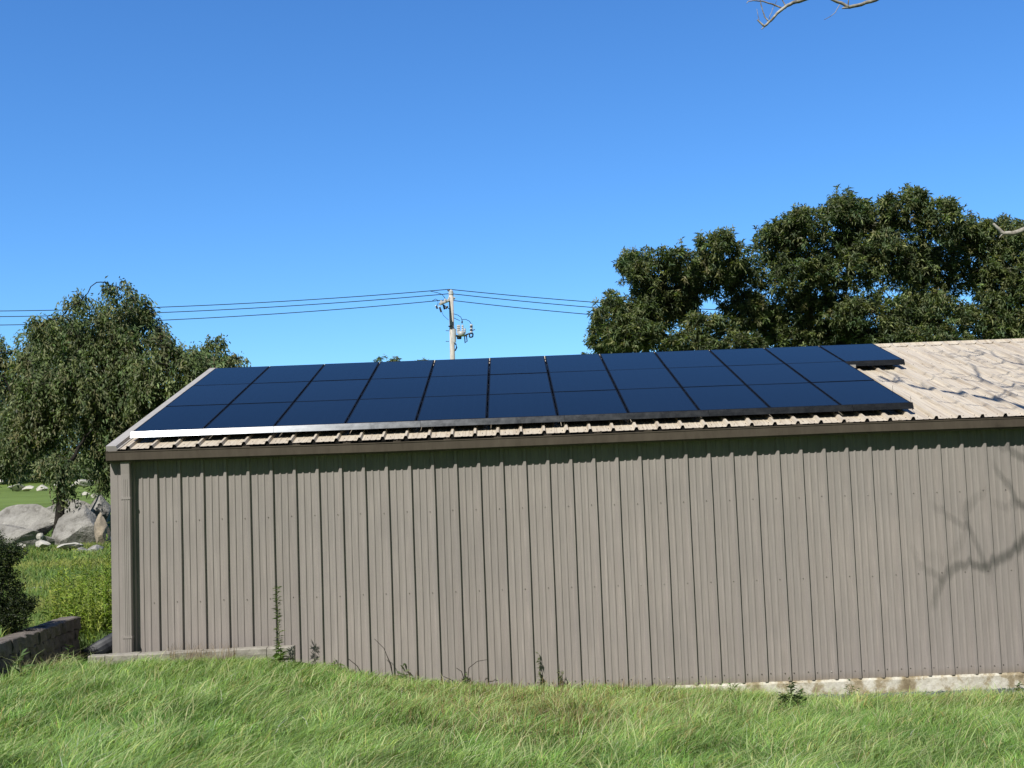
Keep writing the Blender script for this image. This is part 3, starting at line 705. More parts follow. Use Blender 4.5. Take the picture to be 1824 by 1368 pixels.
make_tree('distant_tree', 'tiny distant treetop peeping over the ridge at the foot of the utility pole', gbase(752, YF, 700),
    [(752, 651, 13, 10), (742, 655, 8, 6)], YF, 1.0, 'whorl', 120, .28, .2, GL, 'distant treetops over the ridge', loff=3)
make_tree('distant_tree', 'low distant treetop showing over the panels at the left foot of the round-headed tree', gbase(1042, YF, 700),
    [(1040, 640, 14, 9), (1056, 640, 10, 9)], YF, 1.0, 'whorl', 120, .28, .2, GL, 'distant treetops over the ridge', loff=6)

# distant wood closing the view on the left
n = 60000; px_ = rng.uniform(-70, -8, n); yy_ = rng.uniform(108, 122, n); gz = G(px_, yy_)
hh = 7+3.0*np.array([noise.noise(Vector((x*.11, 0, 2))) for x in px_])
zz_ = gz+rng.uniform(0, 1, n)**.8*hh
D = rng.normal(size=(n, 3)); D[:, 2] -= .2
wo_ = leaf_mesh('distant_wood', np.stack([px_, yy_, zz_], 1), D, rng.uniform(.3, .6, n), rng.uniform(.18, .32, n), tints(n, GL, .3)*.8, None)
tag(wo_, 'dark wood closing the view beyond the lawn on the left', 'wood', kind='stuff')

# ------------------------------------------------------------------ grass
def blades(name, X, Y, H, Wd, tint, lean=(.25, .0), leanj=.5, mat='grass', kind='stuff', curl=1.0, field_=None):
    n = len(X); Z = G(X, Y)-.01; th = rng.uniform(0, 2*math.pi, n)
    side = np.stack([np.cos(th), np.sin(th), np.zeros(n)], 1)
    ln = np.stack([lean[0]+rng.normal(size=n)*leanj, lean[1]+rng.normal(size=n)*leanj, np.zeros(n)], 1)*curl
    if field_ is not None: ln = ln+field_
    B = np.stack([X, Y, Z], 1); Hc = H[:, None]
    P1 = B+np.array([0, 0, .42])*Hc+ln*Hc*.12; P2 = B+np.array([0, 0, .76])*Hc+ln*Hc*.42; P3 = B+np.array([0, 0, .92])*Hc+ln*Hc*.95
    s_ = side*Wd[:, None]*.5
    V = np.stack([B-s_, B+s_, P1-s_*.95, P1+s_*.95, P2-s_*.65, P2+s_*.65, P3], 1).reshape(-1, 3)
    b_ = np.arange(n)*7; Q = np.concatenate([np.stack([b_, b_+1, b_+3, b_+2], 1), np.stack([b_+2, b_+3, b_+5, b_+4], 1)]); T = np.stack([b_+4, b_+5, b_+6], 1)
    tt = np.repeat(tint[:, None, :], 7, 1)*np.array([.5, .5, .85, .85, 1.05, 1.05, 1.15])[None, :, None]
    o = fast_mesh(name, V, [Q, T], tt.reshape(-1, 3), mat)
    return o
def nz(x, y, s, o=0.0):
    return np.array([noise.noise(Vector((a*s+o, b*s-o, o))) for a, b in zip(x, y)])
def field(n, ylo, yhi, mx=1.6, xr=None):
    Y = rng.uniform(ylo, yhi, n); d = Y-CAM[1]; hw = .43*d+mx; X = CAM[0]+rng.uniform(-1, 1, n)*hw
    return X, Y
n0 = 330000
X, Y = field(n0, -9.4, -.08)
# clumping
cx, cy = rng.normal(size=n0)*.03, rng.normal(size=n0)*.03
gs = .16; X = X*.0+X; qx, qy = np.round(X/gs)*gs, np.round(Y/gs)*gs
hsh = np.modf(np.sin(qx*127.1+qy*311.7)*43758.5)[0]; k_ = rng.random(n0) < .45
X = np.where(k_, qx+hsh*.08+cx*1.5, X); Y = np.where(k_, qy-hsh*.07+cy*1.5, Y)
edge = np.where(X > 8.5, -.66, np.where(X > 8.1, -.45, np.where(X > 2.05, -.06, -.56)))
ok = (Y < edge) & (Y > -9.5) & ~((X < -1.0) & (X > -1.50) & (Y > -5.5)); X, Y = X[ok], Y[ok]; n = len(X)
patch = nz(X, Y, .55, 3); patch2 = nz(X, Y, 1.8, 7); fine = nz(X, Y, 5, 11)
H = .17*(1+.35*patch+.35*patch2+.25*fine)*rng.uniform(.55, 1.25, n)
H *= np.interp(-Y, [0, .5, 1.6, 8], [.50, .62, 1.0, 1.15]); H = np.where((X > 4.2) & (Y > -1.2), H*.75, H); H = np.where((X > 7.6) & (Y > -1.0), H*.7, H)
fresh = np.array([.225, .34, .070]); cool = np.array([.190, .315, .100]); dry = np.array([.40, .37, .15]); brown = np.array([.26, .18, .075]); deep = np.array([.095, .19, .035])
# dryness: broad patch in the middle and along the right
dryf = np.clip(.10+.55*np.exp(-((X-5.0)/1.6)**2-((Y+2.4)/1.8)**2)+.5*np.exp(-((X-9.6)/2.2)**2-((Y+1.0)/.9)**2)+.30*patch2+.2*fine, 0, 1)
u = rng.random(n); mixv = rng.random((n, 1))
tint = np.where(rng.random((n, 1)) < .5, fresh, cool)*(1-.25*mixv)
dp = np.clip(.35-patch*1.3, 0, 1); tint = np.where((rng.random(n) < dp*.6)[:, None], deep*(1+.3*mixv), tint)
tint = np.where((u < dryf*.65)[:, None], dry*(.7+.6*mixv), tint); tint = np.where((u < dryf*.16)[:, None], brown, tint)
pale = rng.random(n) < .08; tint = np.where(pale[:, None], np.array([.38, .48, .22]), tint)
tint = tint*np.exp(rng.normal(size=(n, 1))*.32)*1.12
nl = 15000; Xl, Yl = field(nl, -9.0, -.7); okl = ~((Xl < -1.0) & (Xl > -1.50)); Xl, Yl = Xl[okl], Yl[okl]; nl = len(Xl)
cl = nz(Xl, Yl, 1.1, 21) > -.12; Xl, Yl = Xl[cl], Yl[cl]; nl = len(Xl)
X = np.concatenate([X, Xl]); Y = np.concatenate([Y, Yl]); H = np.concatenate([H, rng.uniform(.18, .34, nl)*np.interp(-Yl, [.7, 2], [.6, 1])])
tint = np.concatenate([tint, np.where(rng.random((nl, 1)) < .65, np.array([.36, .46, .19]), np.array([.46, .45, .24]))*rng.uniform(.7, 1.25, (nl, 1))]); n = len(X)
fa = nz(X, Y, .9, 41)*5.0+nz(X, Y, 2.6, 43)*3.0; fm = .55+.9*np.abs(nz(X, Y, 1.3, 47))
fld = np.stack([np.cos(fa)*fm, np.sin(fa)*fm, np.zeros(n)], 1)*.75
tuft = nz(X, Y, 3.2, 51); tint = tint*(1.04+.42*tuft)[:, None]; H = H*1.14*(1+.3*tuft)
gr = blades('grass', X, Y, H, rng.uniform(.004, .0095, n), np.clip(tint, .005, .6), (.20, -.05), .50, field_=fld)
tag(gr, 'tangled green and straw-coloured grass filling the foreground', 'grass', kind='stuff')
# seed heads in the brown patch
n = 2600; X = rng.normal(4.9, 1.3, n); Y = rng.normal(-3.0, 1.4, n); ok = (Y < -.5) & (X > 2.2); X, Y = X[ok], Y[ok]; n = len(X)
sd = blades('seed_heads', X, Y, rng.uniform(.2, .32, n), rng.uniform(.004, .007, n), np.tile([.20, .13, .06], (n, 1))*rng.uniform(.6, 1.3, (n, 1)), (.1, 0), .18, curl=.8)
tag(sd, 'brown grass seed heads standing in the middle of the foreground grass', 'seed heads', kind='stuff')
# meadow behind on the left
n = 90000; Y = rng.uniform(.7, 24, n)**1.0; X = rng.uniform(-1, 1, n)*(2.3+.09*Y)+(-3.0-.42*(Y)); ok = (X < -.75) & ~((np.abs(Y-9) < .28)); X, Y = X[ok], Y[ok]; n = len(X)
hgt = rng.uniform(.12, .34, n)*(1+.4*nz(X, Y, .7, 5)); yel = nz(X, Y, .5, 9)
c = np.where((rng.random(n) < .4+yel)[:, None], np.array([.28, .31, .08]), np.array([.15, .24, .06]))*(.7+.6*rng.random((n, 1)))
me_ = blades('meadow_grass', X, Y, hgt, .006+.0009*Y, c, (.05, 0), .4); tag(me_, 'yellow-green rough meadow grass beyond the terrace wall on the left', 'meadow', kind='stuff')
# tall bright weeds by the corner
n = 620; X = rng.uniform(-3.0, -.80, n); Y = rng.uniform(.9, 4.2, n); ok = (X > -1.75-.33*(Y-.6)); X, Y = X[ok], Y[ok]; n = len(X)
hm = (.42+.75*rng.random(n)**2.2+.25*np.clip((X+1.9), 0, 1))*(1+.35*nz(X, Y, 2.2, 31)); dx_, dy_ = rng.normal(size=n)*.10, rng.normal(size=n)*.10
kk = 46; tq = rng.uniform(.08, 1.0, (n, kk))**.8; bx = (X[:, None]+dx_[:, None]*tq**2).ravel(); by = (Y[:, None]+dy_[:, None]*tq**2).ravel(); bz = (G(X, Y)[:, None]+hm[:, None]*tq).ravel()
V_, F_ = [], []
stems = blades('s', X, Y, hm*1.05, np.full(n, .010), np.tile([.14, .20, .03], (n, 1)), (.0, 0), .02)
D = rng.normal(size=(n*kk, 3)); D[:, 2] = np.abs(D[:, 2])*.6+.55; sz = (1.15-.6*tq.ravel())
tn_ = tints(n, [(.26, .33, .05), (.36, .42, .09), (.17, .25, .035), (.22, .31, .04)], .2).repeat(kk, 0)*rng.uniform(.8, 1.2, (n*kk, 1))
tw = leaf_mesh('tall_weeds', np.stack([bx, by, bz], 1), D, rng.uniform(.06, .15, n*kk)*sz, rng.uniform(.008, .015, n*kk), tn_, None, mat='grass', droop=.35)
# join stems into the same stuff object
def join_into(a, b2):
    import bmesh
    bm = bmesh.new(); bm.from_mesh(a.data); bm.from_mesh(b2.data); bm.to_mesh(a.data); bm.free(); me = b2.data; bpy.data.objects.remove(b2); bpy.data.meshes.remove(me)
join_into(tw, stems)
tag(tw, 'tall bright yellow-green weeds crowding beside the left corner of the building', 'weeds', kind='stuff')

# kerb path behind
m_ = MB(); v = []; f = []; xs = np.arange(-9, -.2, .25)
for x in xs:
    for y, dz in ((8.75, -.05), (8.76, .10), (8.98, .10), (8.99, -.05)): v.append((x, y, float(G(x, 9))+dz+.012*noise.noise(Vector((x*2, y*3, 1)))))
for i in range(len(xs)-1):
    for j in range(3): a = i*4+j; f.append((a, a+4, a+5, a+1))
m_.add(v, f, 'palerock'); tag(m_.build('stone_kerb'), 'low pale stone kerb crossing the meadow behind the terrace wall', 'kerb')

# ------------------------------------------------------------------ boulders
def boulder(px, py, wpx, hpx, Y, label, mat='rock', seed=0, flat=1.0, tilt=0, cuts=11, depth=1.0, group='boulders around the trees', name='boulder', lift=0):
    c = at(px, py, Y); s_ = (Y-CAM[1])/FPX; rx, rz = wpx*s_/2, hpx*s_/2; ry = rx*.8*depth
    rr = random.Random(seed); import bmesh
    bm = bmesh.new(); bmesh.ops.create_icosphere(bm, subdivisions=4, radius=1)
    pl = [(Vector((rr.uniform(-1, 1), rr.uniform(-1, 1), rr.uniform(-.6, 1))).normalized(), rr.uniform(.42, .80)) for _ in range(cuts)]
    for v_ in bm.verts:
        p = v_.co.copy()
        for nrm, d in pl:
            k = p.dot(nrm)
            if k > d: p -= nrm*(k-d)*.92
        p *= 1+.10*noise.noise(p*1.7+Vector((seed, 0, 0)))+.045*noise.noise(p*4.5+Vector((seed, 3, 0)))+.02*noise.noise(p*11)
        v_.co = p
    rot = Matrix.Rotation(tilt, 3, 'Y')
    for v_ in bm.verts:
        p = v_.co*1.12; p = Vector((p.x*rx, p.y*ry, p.z*rz)); v_.co = rot @ p
    me = bpy.data.meshes.new(name); bm.to_mesh(me); bm.free(); me.materials.append(MAT[mat])
    o = bpy.data.objects.new(name, me); col.objects.link(o); o.location = tuple(map(float, c)); tag(o, label, 'boulder', group)
    for p_ in me.polygons: p_.use_smooth = False
    return o
boulder(18, 938, 190, 62, 19.6, 'long grey slab boulder rising to the right, at the left edge', seed=31, tilt=-.20, depth=.5)
boulder(8, 968, 190, 62, 18.6, 'low flat grey slab in front of the long slanting slab', seed=32, tilt=-.02, depth=.45)
boulder(146, 948, 112, 90, 19.2, 'largest rounded grey boulder right of the dark leaning trunk', seed=3, cuts=10, depth=.7)
boulder(130, 906, 90, 40, 22.1, 'flat topped grey boulder lying behind the largest boulder', seed=4, depth=.6)
boulder(184, 945, 30, 62, 18.8, 'narrow ochre-tinted stone standing between the largest boulder and the building', 'ochrerock', seed=5)
boulder(178, 905, 48, 50, 21.1, 'upright grey boulder under the hidden trunk tree', seed=6)
boulder(100, 925, 30, 45, 20.8, 'grey stone wedged behind the dark leaning trunk', seed=7)
boulder(170, 980, 38, 24, 17.0, 'small rounded grey boulder in the grass near the building corner', seed=8)
boulder(142, 982, 36, 18, 17.0, 'small low grey boulder left of the rounded one in the grass', seed=9)
boulder(76, 968, 30, 14, 17.2, 'pale cream stone at the left foot of the leaning trunk', 'palerock', seed=10)
boulder(70, 955, 14, 14, 17.8, 'small upright pale stone propping the flat slab', 'palerock', seed=11)
boulder(122, 971, 52, 12, 17.4, 'pale flat stone apron under the largest boulder', 'palerock', seed=12)
boulder(34, 972, 22, 10, 17.2, 'small pale stone in the grass beside the shrub', 'palerock', seed=13)
far = [(28, 868, 34, 12, 'leftmost of the pale stones edging the far lawn'), (50, 870, 20, 10, 'second pale stone from the left along the far lawn'), (75, 870, 22, 14, 'pale stone directly left of the leaning trunk on the far lawn edge'), (110, 864, 34, 10, 'long pale stone directly right of the leaning trunk on the far lawn edge'),
       (150, 860, 30, 14, 'pale stone halfway to the building on the far lawn edge'), (152, 879, 16, 8, 'lone pale stone lying on the far lawn'), (172, 884, 20, 12, 'pale stone on the lawn just above the upright boulder'), (2, 857, 12, 8, 'small pale stone at the far left of the lawn edge'), (132, 866, 20, 8, 'dull low stone in the far lawn edge row')]
for i, (a, b_, c, d, l) in enumerate(far): boulder(a, b_, c, d, 82 if b_ < 872 else 50, l, 'palerock', seed=20+i, group='pale stones on the far lawn')

# ------------------------------------------------------------------ shrub at the left, on the terrace
def bush(name, label, pts_lobes, base, n, L, cols, cat='shrub', mat='leaf', wl=.35):
    root = empty(name, tuple(base), label, cat); base = np.array(base); mb = MB(); P_ = []; O_ = []
    for (c, r_) in pts_lobes:
        c = np.array(c, float); k_ = int(n*r_[0]*r_[2]/sum(q_[1][0]*q_[1][2] for q_ in pts_lobes))
        d = rng.normal(size=(k_, 3)); d /= np.linalg.norm(d, axis=1, keepdims=True); rad = rng.uniform(.2, 1, k_)**.4
        lump = np.array([1+.35*noise.noise(Vector(d_*3.1+c)) for d_ in d])
        P_.append(c+d*np.array(r_)*(rad*lump)[:, None]); O_.append(d)
        mid = (c+base)/2+rng.normal(size=3)*.05; mb.tube([base-base, mid-base, c-base], [.022, .016, .008], 'bark', 5)
        for i in range(14):
            j = rng.integers(0, k_); mb.tube([c-base, P_[-1][j]-base], [.007, .003], 'bark', 4)
    mb.build('stems', root)
    P_ = np.concatenate(P_); O_ = np.concatenate(O_); kk = 9; pos = np.repeat(P_, kk, 0)+rng.normal(size=(len(P_)*kk, 3))*L*.7
    D = np.repeat(O_, kk, 0)*.6+rng.normal(size=pos.shape)*.6; D[:, 2] += .3
    Ln = L*rng.uniform(.6, 1.2, len(pos)); lv = leaf_mesh('foliage', pos, D, Ln, Ln*wl, tints(len(pos), cols, .25), root, mat=mat); lv.location = tuple(-base)
    return root
s = lambda px, py, Y: tuple(map(float, at(px, py, Y)))
bush('dark_shrub', 'dark small-leaved evergreen shrub leaning over the terrace block wall at the left edge',
     [(s(-12, 990, -1), (.25, .3, .28)), (s(0, 1050, -1), (.24, .3, .33)), (s(22, 1095, -1), (.22, .3, .2)), (s(-10, 1120, -1), (.30, .3, .22)), (s(45, 1075, -.9), (.13, .14, .10)), (s(25, 985, -1), (.11, .12, .12)), (s(-60, 1040, -1), (.4, .4, .6))],
     (float(at(-30, 1140, -1)[0]), -1.0, 1.0), 3600, .040, [(.022, .040, .012), (.035, .055, .015), (.055, .075, .02), (.016, .03, .010)])

# ------------------------------------------------------------------ single weeds
def weed(name, label, px, pytop, Y, z0=None, nleaf=26, L=.05, cols=((.09, .15, .04),), stems=1, bare=False, lean=0.0, wl=.3, droop=.2, tuftbase=False, grp='weeds along the building'):
    top = at(px, pytop, Y); zb = float(G(top[0], Y)) if z0 is None else z0; root = empty(name, (float(top[0]-lean), Y, zb), label, 'weed', grp)
    mb = MB(); h = float(top[2]-zb); pos = []; D = []
    for s_ in range(stems):
        a = random.uniform(0, 6.28); sp = (.0 if s_ == 0 else random.uniform(.15, .4)*h); hh = h*(1 if s_ == 0 else random.uniform(.5, .85))
        P_ = []
        for i in range(8):
            t_ = i/7; P_.append((lean*t_*t_+math.cos(a)*sp*t_**1.3+random.gauss(0, .006), math.sin(a)*sp*t_**1.3, hh*t_))
        mb.tube(P_, [.006-.0045*i/7 for i in range(8)], 'weedstem' if not bare else 'bark', 5)
        for i in range(nleaf//stems):
            t_ = random.uniform(.08, 1) if not tuftbase else random.random()**2; j = min(int(t_*7), 6); p = np.array(P_[j])+(np.array(P_[j+1])-np.array(P_[j]))*(t_*7-j)
            pos.append(p); b2 = random.uniform(0, 6.28); D.append((math.cos(b2), math.sin(b2), random.uniform(-.1, .8)))
    mb.build('stem', root)
    if pos:
        n = len(pos); leaf_mesh('leaves', np.array(pos), np.array(D), L*rng.uniform(.6, 1.3, n), L*wl*rng.uniform(.7, 1.3, n), tints(n, cols, .2), root, mat='grass', droop=droop, up=.4)
    return root
m, t, b = newmat('weed_stem', .7, .2); noise_col(t, b, [(.3, (.07, .10, .03)), (.7, (.16, .17, .06))]); MAT['weedstem'] = m
pg = [(.12, .19, .05), (.17, .24, .09), (.08, .14, .04)]
weed('tall_weed', 'tallest slender weed with feathery top, standing at the right end of the low block wall', 494, 1046, -.62, nleaf=150, L=.075, cols=pg+[(.24, .27, .16)], wl=.16)
weed('leafy_weed', 'broad-leaved pale weed at the foot of the tall slender weed', 500, 1150, -.66, nleaf=46, L=.10, cols=[(.2, .3, .09), (.14, .23, .06)], stems=5, wl=.6)
weed('leafy_weed', 'small tuft of upright leaves against the siding right of the low block wall', 596, 1172, -.07, nleaf=16, L=.10, cols=[(.1, .2, .04)], stems=3)
weed('leafy_weed', 'grey-green toothed weed against the siding beside the longest bare twigs', 718, 1184, -.07, nleaf=26, L=.10, cols=[(.17, .22, .12), (.11, .16, .07)], stems=3)
weed('leafy_weed', 'small pale weed between the grass and the siding near the middle of the wall', 831, 1196, -.07, nleaf=20, L=.07, cols=pg, stems=3)
weed('leafy_weed', 'upright dark-leaved weed against the middle of the siding', 961, 1164, -.07, nleaf=34, L=.06, cols=[(.09, .11, .05), (.12, .16, .06)], stems=1, wl=.4)
weed('leafy_weed', 'thin pale flowering weed just right of the upright dark-leaved weed', 996, 1182, -.07, nleaf=40, L=.05, cols=[(.25, .25, .16), (.16, .2, .1)], stems=4)
weed('leafy_weed', 'small dark bushy weed in front of the weathered foundation', 1516, 1212, -.25, nleaf=34, L=.06, cols=[(.06, .10, .03)], stems=4)
weed('leafy_weed', 'thin weed against the foundation above the dark bushy sapling', 1406, 1206, -.3, nleaf=24, L=.05, cols=[(.10, .12, .05)], stems=2)
weed('leafy_weed', 'tiny forked weed in the gravel against the foundation', 1560, 1226, -.2, nleaf=8, L=.04, cols=[(.06, .09, .03)], stems=2)
weed('leafy_weed', 'green weed against the foundation at the right edge of the picture', 1815, 1212, -.25, nleaf=34, L=.06, cols=[(.07, .13, .03)], stems=4)
weed('leafy_weed', 'low leafy weed at the left start of the bare foundation', 1302, 1214, -.25, nleaf=34, L=.07, cols=[(.10, .17, .04)], stems=4)
weed('leafy_weed', 'leafy weed in the grass at the foot of the terrace wall end', 121, 1148, -.9, nleaf=46, L=.09, cols=[(.12, .2, .05), (.17, .26, .08)], stems=4)
weed('leafy_weed', 'pale long-leaved weed growing before the terrace wall near the shrub', 36, 1148, -2.6, nleaf=18, L=.13, cols=[(.15, .22, .09)], stems=3, wl=.2)
weed('leafy_weed', 'dark leafy weed in the grass below the low block wall', 447, 1172, -1.0, nleaf=24, L=.10, cols=[(.05, .13, .03)], stems=3, wl=.2)
weed('sapling', 'dark bushy sapling standing in the grass before the foundation', 1410, 1214, -2.6, nleaf=620, L=.062, cols=[(.045, .085, .02), (.07, .12, .03)], stems=11, wl=.4)
weed('leafy_weed', 'small dark leafy weed in the grass below the sapling', 1388, 1252, -3.0, nleaf=200, L=.055, cols=[(.045, .085, .02)], stems=5, wl=.4)
for (pts_, lb) in [(((702, 1206), (694, 1180), (684, 1155), (667, 1138)), 'longest bare twig leaning left against the siding'), (((700, 1204), (697, 1185), (688, 1165)), 'short bare twig beside the longest leaning twig'),
                   (((650, 1200), (636, 1186), (621, 1174)), 'thin dry twig leaning in the grass left of the bare twigs'), (((832, 1210), (835, 1190), (850, 1178), (868, 1175)), 'bare twig arching to the right against the siding'), (((828, 1206), (822, 1196), (813, 1190)), 'tiny dry twig left of the arching twig'),
                   (((828, 1222), (806, 1212), (790, 1205)), 'dry twig lying low in the grass below the arching twig')]:
    P_ = [at(a, b_, -.22) for a, b_ in pts_]; P_[0][2] -= .06; m_ = MB(); m_.tube([p-P_[0] for p in P_], [.006, .005, .004, .003][:len(P_)], 'bark', 5); o = m_.build('dry_twig'); o.location = tuple(P_[0]); tag(o, lb, 'twig', 'dry twigs along the siding')
# dry seed grasses over the low block wall
n = 420; X = rng.uniform(float(at(300, 1160, -.8)[0]), float(at(420, 1160, -.8)[0]), n); Y = rng.uniform(-1.0, -.62, n)
o = blades('dry_grass', X, Y, rng.uniform(.16, .42, n), rng.uniform(.0025, .005, n), np.tile([.26, .19, .12], (n, 1))*rng.uniform(.6, 1.3, (n, 1)), (.1, 0), .3)
tag(o, 'wispy reddish dry grass standing before the low block wall', 'dry grass', kind='stuff')
n = 500; X = rng.uniform(float(at(0, 1160, -1.5)[0]), float(at(110, 1160, -1.5)[0]), n); Y = rng.uniform(-2.4, -.7, n)
o = blades('dry_grass', X, Y, rng.uniform(.14, .30, n), rng.uniform(.003, .006, n), np.tile([.24, .21, .12], (n, 1))*rng.uniform(.6, 1.3, (n, 1)), (.1, 0), .4)
tag(o, 'straw-coloured dry grass at the foot of the terrace wall', 'dry grass', kind='stuff')

# ------------------------------------------------------------------ utility pole and lines
YP = 60.
def pp(px, py, dy=0): return np.array(at(px, py, YP+dy))
pb = pp(803.5, 640); zg = float(G(pb[0], YP)); PB = np.array([pb[0], YP, zg]); rootp = empty('utility_pole', tuple(PB), 'weathered wooden utility pole with crossarm and switchgear rising behind the ridge', 'utility pole')
ptop = pp(803.5, 525)
def part(name, fn, smooth_=False, parent=None):
    mb = MB(); fn(mb); mb.v = [tuple(np.array(v_)-PB) for v_ in mb.v]; return mb.build(name, parent or rootp, smooth_)
part('pole', lambda m: m.tube([PB-np.array([0, 0, .3]), (PB+ptop)/2, ptop], [.19, .165, .145], 'pole', 12), True)
part('pole_cap', lambda m: m.tube([ptop, ptop+np.array([0, 0, .22]), ptop+np.array([.05, 0, .3])], [.17, .16, .08], 'porc', 10))
part('top_pin', lambda m: (m.tube([ptop+np.array([-.08, 0, .1]), pp(800, 516)], .04, 'hard', 6), m.tube([pp(800, 518.5)-np.array([0, 0, 0]), pp(800, 515.5)], [.13, .09], 'hard', 8)))
A_, B_ = pp(783.5, 541.5, -1.2), pp(809, 531, .6)
part('crossarm', lambda m: (m.tube([A_, B_], .10, 'pole', 4), m.tube([pp(787, 541, -1.), pp(803, 552)], .03, 'hard', 4)))
for a_, lab in ((786, 0), (793, 0), (800, 0)):
    part('insulator', lambda m: m.tube([pp(a_, 540-(a_-783)*.4, -.6), pp(a_, 536-(a_-783)*.4, -.6)], [.08, .05], 'porc', 8))
for (x_, y_, x2_, y2_) in ((777, 545, 779, 550), (783, 547, 786, 556), (790, 543, 792, 551), (797, 545, 794, 550)):
    part('fuse_cutout', lambda m: (m.tube([pp(x_, y_, -.8), pp(x2_, y2_, -.8)], [.07, .07], 'hard', 6), m.tube([pp(x_, y_, -.8), pp(x_-1.5, y_+1, -.8)], .06, 'porc', 6)))
def jump(m, P_, r_=.018): m.tube([pp(*p) for p in P_], r_, 'wire', 4)
part('jumper_wire', lambda m: jump(m, [(764, 518), (778, 521), (787, 524), (792, 530), (794, 536)]))
part('jumper_wire', lambda m: jump(m, [(770, 536), (776, 532.5), (780, 535), (780, 542), (777, 546)]))
part('jumper_wire', lambda m: jump(m, [(808, 559), (815, 561), (821, 565), (823, 571)]))
part('jumper_wire', lambda m: jump(m, [(823, 569), (830, 569), (836, 572), (839.5, 577)]))
part('jumper_wire', lambda m: jump(m, [(808, 566), (814, 569), (819, 571)]))
part('jumper_wire', lambda m: jump(m, [(787, 556), (790, 562), (799, 570)], .012))
part('conduit_box', lambda m: m.tube([pp(809, 586, -.3), pp(809.5, 610, -.3)], [.12, .10], 'porc', 8))
part('bracket', lambda m: (m.tube([pp(806, 580, -.2), pp(812, 590, -.3)], .03, 'hard', 5), m.box(pp(822, 598, -.3), (.72, .35, .07), 'hard'), m.tube([pp(806, 597), pp(815, 598)], .05, 'hard', 5)))
def recl(m):
    m.tube([pp(822, 599, -.4), pp(822, 592, -.4), pp(822, 590, -.4)], [.22, .22, .12], 'porc', 10)
    m.tube([pp(818, 604, -.3), pp(818, 599, -.3)], [.14, .16], 'hard', 8)
part('recloser_tank', recl, True)
for x_ in (818, 824, 828, 815.5):
    part('bushing', lambda m: [m.tube([pp(x_, 594-k*3.1, -.3), pp(x_, 592.3-k*3.1, -.3), pp(x_, 591-k*3.1, -.3)], [.085, .055, .05], 'porc', 8) for k in range(5 if x_ < 826 else 3)])
part('bushing', lambda m: m.tube([pp(823, 576, -.3), pp(823.3, 571, -.3)], [.06, .04], 'hard', 6))
part('switch_handle', lambda m: (m.tube([pp(827.5, 599, -.3), pp(828.5, 611, -.3), pp(832, 608, -.3), pp(831, 598, -.3)], .035, 'hard', 5)))
def arr(m):
    for k in range(5): m.tube([pp(839.5, 592-k*3, -.2), pp(839.5, 589.6-k*3, -.2)], [.11, .07], 'hard' if k % 2 else 'porc', 8)
    m.tube([pp(840, 589, -.2), pp(846, 587, -.2)], .03, 'hard', 5)
part('surge_arrester', arr)
part('arrester_frame', lambda m: [m.tube([pp(*a), pp(*b2)], .045, 'hard', 4) for a, b2 in (((836, 594), (836.5, 601)), ((836.5, 601), (842, 600)), ((842, 600), (842.5, 594)), ((842.5, 594), (836, 594)), ((829, 597), (836, 594)))])
part('cable_loop', lambda m: jump(m, [(808, 611), (812, 613), (813.5, 619), (811, 624), (807.5, 626)], .045))
for y_ in (589, 608): part('step_bolt', lambda m: m.tube([pp(794, y_), pp(800, y_+.3)], .02, 'hard', 5))
part('band', lambda m: m.tube([pp(803.5, 582), pp(803.5, 580.5)], .18, 'hard', 10))
def qfit(p0, p1, p2):
    A = np.array([[x*x, x, 1] for x, _ in (p0, p1, p2)], float); return np.linalg.solve(A, np.array([p0[1], p1[1], p2[1]], float))
for nm, L3, R3 in (('topmost overhead wire carried on the pole pin', ((0, 554), (500, 537), (800, 515.3)), ((800, 515.3), (1060, 538.5), (1400, 557))),
                   ('middle overhead wire of the three crossing at the pole', ((0, 564), (500, 546), (802, 523)), ((802, 523), (1060, 548), (1400, 568))),
                   ('lowest overhead wire of the three crossing at the pole', ((0, 579), (500, 558.5), (796, 534)), ((796, 534), (1060, 561), (1400, 582)))):
    ql, qr = qfit(*L3), qfit(*R3); P_ = []
    xj = L3[2][0]
    for x_ in np.linspace(-500, xj, 40): P_.append(at(x_, ql[0]*x_*x_+ql[1]*x_+ql[2], YP))
    for x_ in np.linspace(xj+1, 2000, 40): P_.append(at(x_, qr[0]*x_*x_+qr[1]*x_+qr[2], YP))
    m_ = MB(); m_.tube(P_, .026, 'wire', 5); tag(m_.build('power_line'), nm, 'power line', 'power lines')

# ------------------------------------------------------------------ dead tree leaning in from the right, mostly above the picture
dt = empty('dead_tree', (11.0, -7.8, float(G(11.0, -7.8))), 'bare dead tree whose bleached twigs hang in at the top and right edges', 'tree'); DB = np.array(dt.location)
def wallp(px, py): return at(px, py, -.01)
def roofp(px, py):
    d = ray(px, py); nrm = np.array([0, -SA, CA]); p0_ = np.array(roofpt(0, 0, 0)); return CAM+d*(np.dot(p0_-CAM, nrm)/np.dot(d, nrm))
LIMBS = []
def limb(P_, r0, r1, sub=4, wob=.02, n=6):
    P_ = [np.array(p, float) for p in P_]; Q = []
    for i in range(len(P_)-1):
        L = np.linalg.norm(P_[i+1]-P_[i])
        for k in range(sub): Q.append(P_[i]+(P_[i+1]-P_[i])*k/sub+(rng.normal(size=3)*wob*L if k else 0))
    Q.append(P_[-1]); m = len(Q); LIMBS.append((Q, [r0+(r1-r0)*i/(m-1) for i in range(m)], n)); return Q
FK = np.array([10.9, -7.2, 4.3])
tm = MB(); tm.tube([p-DB for p in (DB-np.array([0, 0, .3]), DB+np.array([.05, .1, 1.2]), np.array([10.95, -7.5, 2.8]), FK)], [.34, .26, .22, .20], 'deadbark', 12); tm.build('trunk', dt, True)
